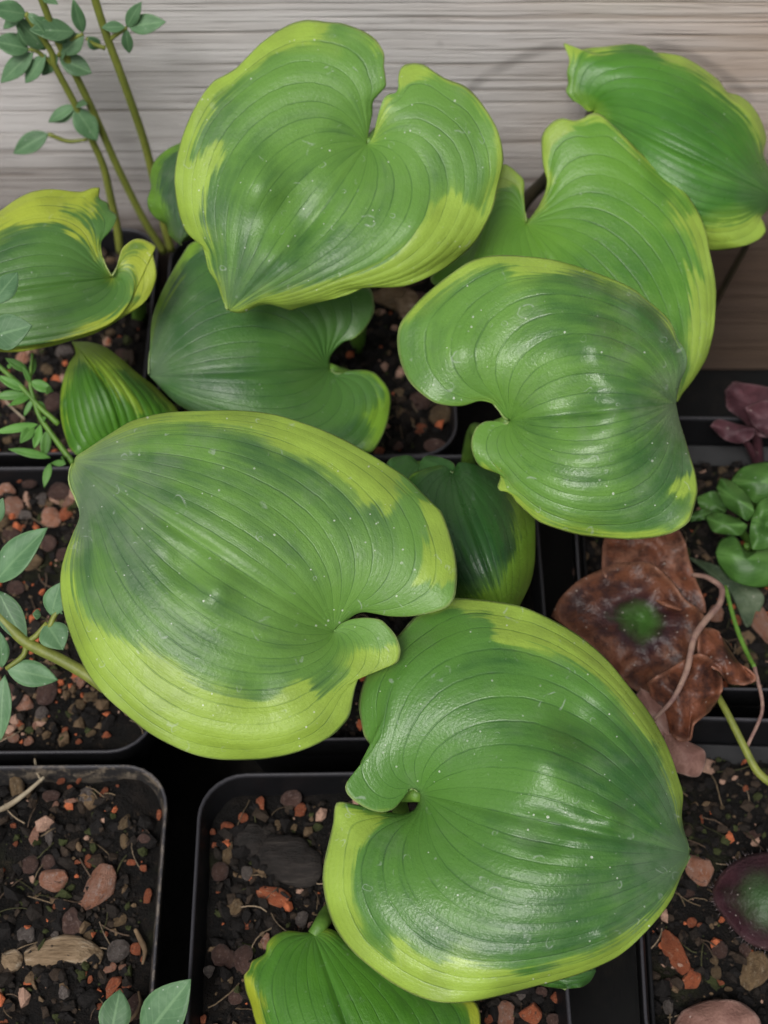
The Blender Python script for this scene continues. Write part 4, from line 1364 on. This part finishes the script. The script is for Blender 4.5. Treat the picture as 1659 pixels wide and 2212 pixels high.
leaf('young variegated plant with stalked leaf below the overlapping-lobed leaf, yellow at one edge',
     R8((440, 872)), R8((760, 1760)),
     R8((425, 862), (380, 858), (310, 850), (250, 870), (210, 910), (200, 960), (170, 980), (135, 1000), (120, 1040), (95, 1075), (105, 1150), (130, 1220), (155, 1311), (220, 1450), (400, 1620), (600, 1720)),
     R8((480, 838), (540, 850), (650, 930), (900, 1040), (1120, 1130), (1240, 1210), (1262, 1311), (1240, 1450), (1100, 1620), (920, 1720)),
     .338, (742, 1960), 12, blend=.5, nv=7, droop=.006, tip=.004, pleat=.0005, funnel=.004,
     green=R8((420, 830), (250, 840), (180, 950), (150, 1000), (125, 1050), (150, 1120), (185, 1200), (200, 1300), (250, 1450), (700, 1700), (1100, 1500), (1210, 1350), (1190, 1215), (900, 980), (600, 820)),
     mat=mat_blade(12, lime=(.34, .40, .03), dark=(.040, .135, .014), mid=(.075, .22, .02), specks=.3, bloom=.25, gloss=.05, nv=7),
     via=[tuple(at_depth(p, d)) for p, d in zip(R8((475, 820), (510, 765), (545, 730)), (.352, .360, .368))])

leaf('small shaded variegated plant with drooping leaf behind the upright largest leaf',
     R1((1250, 950)), R1((1062, 1445)),
     R1((1200, 850), (1120, 830), (1050, 850), (990, 880), (930, 930), (900, 980), (885, 1050), (890, 1110), (870, 1180), (880, 1240), (920, 1290), (980, 1330), (1000, 1390)),
     R1((1300, 1050), (1320, 1200), (1220, 1390), (1120, 1415)),
     .412, (470, 580), 13, blend=.5, side=-.2, nv=7, droop=.006, tip=.003,
     green=R1((1050, 880), (960, 950), (930, 1050), (950, 1130), (970, 1200), (990, 1300), (1060, 1430), (1400, 1200), (1250, 900)),
     mat=mat_blade(13, lime=(.12, .26, .025), dark=(.034, .085, .034), mid=(.055, .13, .04), specks=.5, bloom=.9, nv=7))

leaf('small crinkled green leaf peeping out under the overlapping-lobed leaf',
     C4((900, 1920)), C4((1242, 1984)),
     C4((890, 1990), (940, 2030), (1005, 2047), (1060, 2057), (1120, 2060), (1180, 2052), (1215, 2030)),
     C4((1000, 1860), (1150, 1870), (1225, 1925)),
     .340, (1080, 2020), 14, blend=.5, nv=5, droop=.003, tip=.002, wave=.002, und=.002,
     mat=mat_blade(14, dark=(.030, .10, .016), mid=(.05, .15, .02), specks=.5, bloom=.2, nv=5))


# ------------------------------------------------------------------ tall thin-stemmed plant before the board
PY = WALL_Y - .020


def spray(name, label, cat, crop, stems, leaflets, posf, base3, mat_l, mat_s, petioles=(), nrm=None, srad=.0012):
    R = root(name, base3, label, cat)
    for pts, r0, r1 in stems:
        P3 = [posf(p, i) for i, p in enumerate(crop(*pts))]
        tube('stem', P3, (r0, (r0 + r1) / 2, r1), mat_s, R, 8)
    for pts in petioles:
        P3 = [posf(p, 0) for p in crop(*pts)]
        tube('petiole', P3, (srad * .55, srad * .5, srad * .4), mat_s, R, 6, 4)
    rng = random.Random(len(leaflets) * 7 + 1)
    for b, t, w in leaflets:
        pb, pt_ = crop(b, t)
        B = posf(pb, 0)
        off = Vector((0, rng.uniform(-.004, .001), rng.uniform(-.003, .003)))
        T_ = posf(pt_, 0) + off
        T_ = B + (T_ - B) * 1.10
        d = (B - CAMP).dot(FWD)
        W = w * crop.k * d / F * 1.28
        v = (CAMP - B).normalized()
        nn = (v * .8 + Vector((rng.uniform(-.35, .35), rng.uniform(-.2, .2), .45 + rng.uniform(-.2, .3)))).normalized() if nrm is None else nrm
        leaflet3('leaflet', B, T_, W, nn, mat_l, R, fold=rng.uniform(.10, .32), curl=rng.uniform(.05, .22), roundness=rng.uniform(.82, 1.0))
    return R


def pos_wall(p, i):
    return at_y(p, PY - .004 * (i % 2) * 0)


def to_soil(p):
    q = at_z(p, soil_level(p) - .002)
    return q


base_tall = Vector((at_y(R1((930, 1440))[0], PY).x, PY - .006, SOIL - .002))


def pos_tall(p, i):
    # stems lean from the soil up to the board
    q = at_y(p, PY)
    t = max(0.0, min(1.0, (q.z - SOIL) / .05))
    return at_y(p, PY - .004 + .004 * t)


spray('tall_stemmed_plant', 'tall plant with olive stems and small blue-green leaflets against the board', 'plant', R1,
      [([(1010, 1480), (950, 1250), (890, 980), (850, 830), (790, 650), (700, 400), (640, 240), (590, 90), (545, -60)], .0013, .0011),
       ([(970, 1490), (850, 1300), (700, 1000), (560, 680), (440, 430), (340, 240), (270, 60), (225, -60)], .0012, .0010),
       ([(712, 1490), (690, 1330), (650, 1150), (610, 980), (530, 800), (440, 610), (330, 400), (300, 300), (180, 120), (150, 80)], .0013, .0008)],
      [((155, 85), (-20, 30), 100), ((150, 80), (40, 190), 60), ((445, 190), (200, 70), 110), ((490, 195), (440, 30), 62), ((495, 205), (385, 340), 95), ((405, 245), (235, 120), 95), ((270, 295), (110, 140), 100),
       ((175, 295), (-20, 220), 110), ((195, 310), (30, 440), 95), ((270, 320), (160, 400), 80), ((340, 320), (255, 440), 62), ((350, 345), (530, 405), 100), ((360, 330), (380, 250), 50), ((160, 80), (250, 90), 46),
       ((520, 215), (585, 315), 62), ((250, -10), (350, 5), 44), ((150, 280), (130, 200), 44), ((740, 160), (620, 160), 55), ((750, 160), (820, 25), 66), ((760, 160), (962, 120), 95), ((745, 170), (765, 300), 56),
       ((450, 625), (300, 690), 62), ((450, 630), (322, 730), 72), ((440, 630), (562, 720), 110), ((450, 620), (520, 596), 44), ((285, 790), (100, 865), 95)],
      pos_tall, base_tall, M['bluegreen'], M['stem'],
      petioles=[[(640, 238), (715, 185), (748, 162)], [(622, 285), (560, 262), (510, 225)], [(285, 793), (400, 835), (515, 825)], [(330, 400), (230, 310), (170, 290)], [(345, 330), (420, 240), (490, 200)]])

dark_st = [at_y(p, WALL_Y - .006) for p in C2((1600, 990), (1555, 1080), (1500, 1180), (1440, 1290), (1380, 1420))]
dark_st.append(Vector((dark_st[-1].x - .006, WALL_Y - .012, .0)))
o = tube('dark_stem', dark_st, (.0009, .0011, .0013), M['darkstem'], None, 8)
tag(o, 'thin dark bare stem leaning on the brown foot of the board', 'stem')

# ------------------------------------------------------------------ blue-green leaflet plant at the side
def pos_d(d):
    return lambda p, i: at_depth(p, d)


spray('blue_green_plant', 'low plant with blue-green leaflets on a thick olive stem beside the widest leaf', 'plant', R4,
      [([(-60, 1390), (40, 1490), (130, 1575), (300, 1660), (430, 1735), (520, 1800)], .0013, .0016)],
      [((-25, 1280), (215, 998), 140), ((-10, 1320), (118, 1475), 105), ((255, 1445), (296, 1228), 100), ((228, 1478), (312, 1638), 118), ((30, 1700), (258, 1680), 104), ((10, 1700), (8, 1515), 62),
       ((22, 1735), (0, 1990), 84), ((285, 1425), (292, 1322), 44), ((-40, 1000), (22, 915), 60), ((200, 1440), (170, 1385), 40)],
      pos_d(.352), to_soil(R4((520, 1800))[0]), M['bluegreen'], M['stem'],
      petioles=[[(130, 1580), (115, 1640), (30, 1705)], [(245, 1500), (265, 1450), (290, 1415)], [(-40, 1400), (-30, 1330), (-25, 1280)], [(130, 1575), (180, 1540), (232, 1478)]], srad=.0014)
spray('broad_leaflet_plant', 'two broad grey-green leaflets reaching in over the lime-banded leaf', 'plant', R1,
      [([(-60, 1830), (-50, 2000), (-80, 2200), (-120, 2500)], .0008, .0013)],
      [((-50, 1800), (72, 1588), 110), ((-60, 2000), (178, 1985), 172)],
      pos_d(.340), to_soil(R1((-120, 2600))[0]), M['bluegreen'], M['stem'])
spray('leaflet_shoot', 'pair of upright blue-green leaflets over the dirt-crusted pot rim', 'plant', R5,
      [([(760, 1760), (750, 1850), (740, 1960), (740, 2050)], .0010, .0013)],
      [((650, 1830), (690, 1562), 150), ((850, 1830), (1105, 1538), 215)],
      pos_d(.335), to_soil(R5((740, 2100))[0]), M['bluegreen'], M['stem'], petioles=[[(755, 1800), (700, 1840), (650, 1830)], [(752, 1820), (800, 1850), (850, 1830)]])
spray('feathery_shoot', 'feathery bright green shoot with tiny leaflets beside the half-folded leaf', 'plant', R4,
      [([(360, 690), (300, 610), (200, 470), (165, 370), (148, 290), (160, 150)], .0009, .0004), ([(290, 500), (200, 420), (100, 310), (-20, 200)], .0008, .0007)],
      [((145, 270), (165, 130), 26), ((140, 240), (48, 200), 36), ((150, 290), (252, 320), 46), ((155, 360), (68, 380), 28), ((170, 390), (218, 368), 28), ((130, 335), (0, 240), 40), ((130, 352), (-12, 290), 40),
       ((190, 500), (-2, 495), 36), ((168, 510), (118, 605), 46), ((200, 500), (172, 562), 36), ((232, 530), (212, 622), 42), ((250, 665), (66, 663), 36), ((248, 690), (226, 762), 32), ((320, 690), (320, 630), 32), ((330, 692), (250, 690), 26),
       ((150, 300), (125, 270), 22), ((165, 370), (120, 395), 22), ((52, 205), (45, 240), 18), ((245, 315), (240, 345), 24), ((210, 480), (235, 500), 22)],
      pos_d(.398), to_soil(R4((380, 720))[0]), M['feather'], M['petiole'], srad=.0009)

# ------------------------------------------------------------------ withered brown leaf
wr = root('withered_plant', to_soil((1390, 1360)), 'withered leathery brown leaf rosette with green heart over a pot edge', 'dead plant')
patch('withered_flap', R6((390, 700), (410, 640), (500, 600), (650, 570), (800, 590), (850, 680), (880, 780), (910, 880), (960, 1000), (967, 1082), (870, 1072), (740, 1030), (600, 960), (480, 930), (395, 860)), .404, M['withered'], wr, .6, .05, .005, .003, 3, ripple=.0025, curl=.006)
patch('withered_leaf', R6((100, 1100), (150, 1000), (250, 900), (370, 840), (480, 800), (650, 800), (770, 900), (850, 1000), (930, 1060), (960, 1120), (950, 1250), (880, 1340), (760, 1450), (620, 1530), (480, 1440), (370, 1320), (240, 1200)), .394, M['heart'], wr, .6, .0, .004, .004, 5, center=R6((625, 1120))[0], cup=.006, ripple=.003, curl=.007)
patch('withered_flap', R6((640, 1480), (760, 1400), (900, 1320), (1010, 1345), (1062, 1440), (1050, 1550), (990, 1640), (900, 1700), (872, 1802), (780, 1770), (690, 1660)), .377, M['withered'], wr, .55, .25, .005, .003, 7, ripple=.0025, curl=.006)
patch('withered_flap', R6((930, 1160), (1020, 1170), (1090, 1260), (1150, 1350), (1245, 1440), (1220, 1472), (1100, 1482), (1040, 1400), (940, 1330)), .384, M['withered'], wr, .5, .35, .004, .002, 9, curl=.005)
patch('withered_flap', R6((730, 1740), (870, 1800), (960, 1850), (972, 1920), (930, 2002), (850, 1992), (750, 1940)), .369, M['dustpink'], wr, .6, .1, .003, .001, 11)
patch('withered_flap', R6((600, 1500), (700, 1560), (760, 1700), (760, 1800), (680, 1740), (560, 1600)), .374, M['dustpink'], wr, .6, -.1, .002, .001, 13)
tube('stalk', [at_depth(R6((640, 1180))[0], .416), at_depth(R6((640, 1220))[0], .421), to_soil((1390, 1360))], (.002, .0022, .0026), M['withered'], wr, 8)
lone_tube('dry_twig', [at_depth(p, d) for p, d in zip(R6((900, 865), (980, 880), (1060, 940), (1048, 1030), (980, 1110), (905, 1220), (865, 1400), (790, 1560), (680, 1680)), (.398, .394, .390, .386, .382, .377, .372, .368, .370))],
          (.0006, .0008, .0009, .0008, .0005), M['drytwig'], 'curved dry pinkish twig hooked over the withered brown leaf', 'twig')
pts = [at_depth(p, d) for p, d in zip(R6((1080, 930), (1140, 1150), (1200, 1300), (1245, 1385), (1290, 1620), (1205, 1830)), (.402, .396, .391, .386, .382, .379))]
lone_tube('thin_stem', pts[:4], (.0006, .0007, .0006), M['petiole'], 'thin green stem running past the withered leaf tongue', 'stem', 6)
lone_tube('rootlet', pts[3:], (.0006, .0005, .0005), M['drytwig'], 'thin reddish-brown rootlet trailing over the pot edge', 'rootlet', 6)
lone_tube('arching_stem', [at_depth(p, d) for p, d in zip(R6((1030, 1530), (1095, 1650), (1180, 1820), (1260, 1970), (1360, 2050), (1500, 2110)), (.385, .381, .378, .376, .376, .380))],
          (.0009, .0010, .0011, .0011), M['stem'], 'thick pale green stem arching across the corner of the pot', 'stem')

# small green rosette
rr_ = root('green_rosette', to_soil((1640, 1200)), 'small fresh green rosette of rounded leaves beside the withered brown leaf', 'plant')
patch('round_leaf', R6((1110, 340), (1150, 280), (1220, 245), (1321, 230), (1420, 260), (1450, 400), (1340, 480), (1240, 460), (1170, 400)), .408, M['freshgreen'], rr_, .55, -.1, .003, .001, 2)
patch('round_leaf', R6((1028, 375), (1050, 325), (1100, 330), (1180, 390), (1232, 460), (1242, 520), (1210, 562), (1150, 530), (1080, 480)), .402, M['freshgreen'], rr_, .6, -.2, .003, .001, 4)
patch('round_leaf', R6((975, 560), (985, 522), (1050, 515), (1130, 540), (1205, 590), (1170, 642), (1080, 640), (1010, 620)), .404, M['freshgreen'], rr_, .55, 0, .002, .001, 6)
patch('round_leaf', R6((1025, 740), (1050, 672), (1110, 642), (1150, 662), (1190, 725), (1240, 735), (1321, 700), (1420, 790), (1390, 900), (1300, 937), (1200, 927), (1110, 890), (1050, 822)), .408, M['freshgreen'], rr_, .5, 0, .004, .001, 8)
patch('round_leaf', R6((1225, 560), (1260, 470), (1340, 420), (1440, 480), (1430, 650), (1330, 720), (1240, 725), (1215, 660)), .399, M['freshgreen'], rr_, .6, .1, .002, .001, 9, cup=.004)
patch('round_leaf', R6((920, 425), (1030, 395), (1090, 490), (1060, 515), (950, 505)), .416, M['freshgreen'], rr_, .5, 0, .001, .001, 10)
patch('round_leaf', R6((860, 555), (920, 505), (1000, 500), (985, 545), (910, 565)), .410, M['freshgreen'], rr_, .5, 0, .001, .001, 12)
patch('round_leaf', R6((860, 760), (1000, 800), (1200, 890), (1300, 1000), (1210, 1160), (1120, 1000), (1000, 880)), .422, M['greyleaf'], rr_, .5, 0, .001, .001, 14)
for q in ((1300, 600), (1200, 700), (1150, 560), (1240, 420)):
    p = R6(q)[0]
    tube('stalk', [at_depth(p, .412), at_depth((p[0] + 6, p[1] + 20), .422), to_soil((1640, 1200))], (.0009, .0011, .0013), M['petiole'], rr_, 6, 4)

# purple and dry leaves in the corner pots
pl = root('purple_leaf_plant', to_soil((1660, 2000)), 'purple hairy leaf with green heart lying on gravelly soil', 'plant')
OUT = R7((1265, 1130), (1300, 1050), (1380, 960), (1500, 890), (1659, 860), (1850, 880), (1950, 1100), (1900, 1400), (1800, 1590), (1659, 1565), (1540, 1520), (1430, 1430), (1330, 1310), (1280, 1230))
pb_ = patch('blade', OUT, .370, M['purpleheart'], pl, .5, -.15, .006, .001, 3, center=R7((1640, 1210))[0])
# stiff pale hairs along the rim
HV, HF = [], []
bv = [pl.location + v.co for v in pb_.data.vertices]
m_ = (len(bv) - 1) // 14
rng = random.Random(5)
for ring_i in (13, 13, 13, 12, 10, 8):
    for j in range(m_):
        if rng.random() < (.93 if ring_i < 13 else .75):
            continue
        p = bv[1 + ring_i * m_ + j]
        out = (p - bv[0]).normalized()
        d = (out * (1 if ring_i == 13 else .2) + Vector((rng.uniform(-.5, .5), rng.uniform(-.5, .5), .55))).normalized()
        L = rng.uniform(.0006, .0017)
        s = d.orthogonal().normalized(); s2 = d.cross(s)
        b0 = len(HV)
        for k in range(3):
            HV.append(p + (s * math.cos(k * 2.094) + s2 * math.sin(k * 2.094)) * .00007 - d * .0003)
        HV.append(p + d * L)
        HF += [(b0, b0 + 1, b0 + 3), (b0 + 1, b0 + 2, b0 + 3), (b0 + 2, b0, b0 + 3)]
ho = mesh_obj('hairs', HV, HF, M['hair'], pl)
ho['kind'] = 'stuff'
tube('stalk', [bv[0] - Vector((0, 0, .001)), bv[0].lerp(pl.location, .5) + Vector((.004, .002, 0)), pl.location], (.0014, .0016, .0018), M['purple'], pl, 8)

dl = root('dry_leaf', to_soil((1560, 2230)), 'round dusty pink dry leaf lying on the gravelly soil', 'leaf')
dlb = patch('blade', R7((970, 2110), (1040, 2000), (1120, 1950), (1230, 1912), (1380, 1905), (1480, 1930), (1570, 2000), (1612, 2080), (1620, 2250), (1400, 2360), (1100, 2340), (960, 2220)), .355, M['dustpink'], dl, .5, 0, .004, .0006, 4)
tube('stalk', [dlb.data.vertices[0].co + dl.location - Vector((0, 0, .0008)), dl.location.lerp(dlb.data.vertices[0].co + dl.location, .5), dl.location], (.0010, .0011, .0012), M['dustpink'], dl, 6)

pq = root('purple_rosette', to_soil((1640, 1010)), 'dusky purple small leaves close to the foot of the board', 'plant')
patch('leaf', C2((1470, 1690), (1510, 1648), (1560, 1655), (1659, 1670), (1760, 1700), (1760, 1880), (1659, 1892), (1600, 1872), (1540, 1810), (1480, 1760)), .430, M['purple'], pq, .55, -.1, .004, .003, 6)
patch('leaf', C2((1408, 1842), (1440, 1810), (1520, 1830), (1602, 1852), (1592, 1890), (1530, 1918), (1460, 1892)), .426, M['purple'], pq, .55, 0, .002, .002, 7)
patch('leaf', C2((1560, 1760), (1640, 1730), (1750, 1760), (1760, 1900), (1650, 1880), (1590, 1830)), .424, M['purple'], pq, .5, 0, .002, .002, 8)
tube('stalk', [at_depth((1620, 895), .432), at_depth((1634, 940), .438), to_soil((1640, 1010))], (.0012, .0014, .0016), M['purple'], pq, 8)
tube('stalk', [at_depth((1585, 932), .428), at_depth((1615, 960), .434), to_soil((1640, 1010))], (.0008, .0010, .0014), M['purple'], pq, 8)
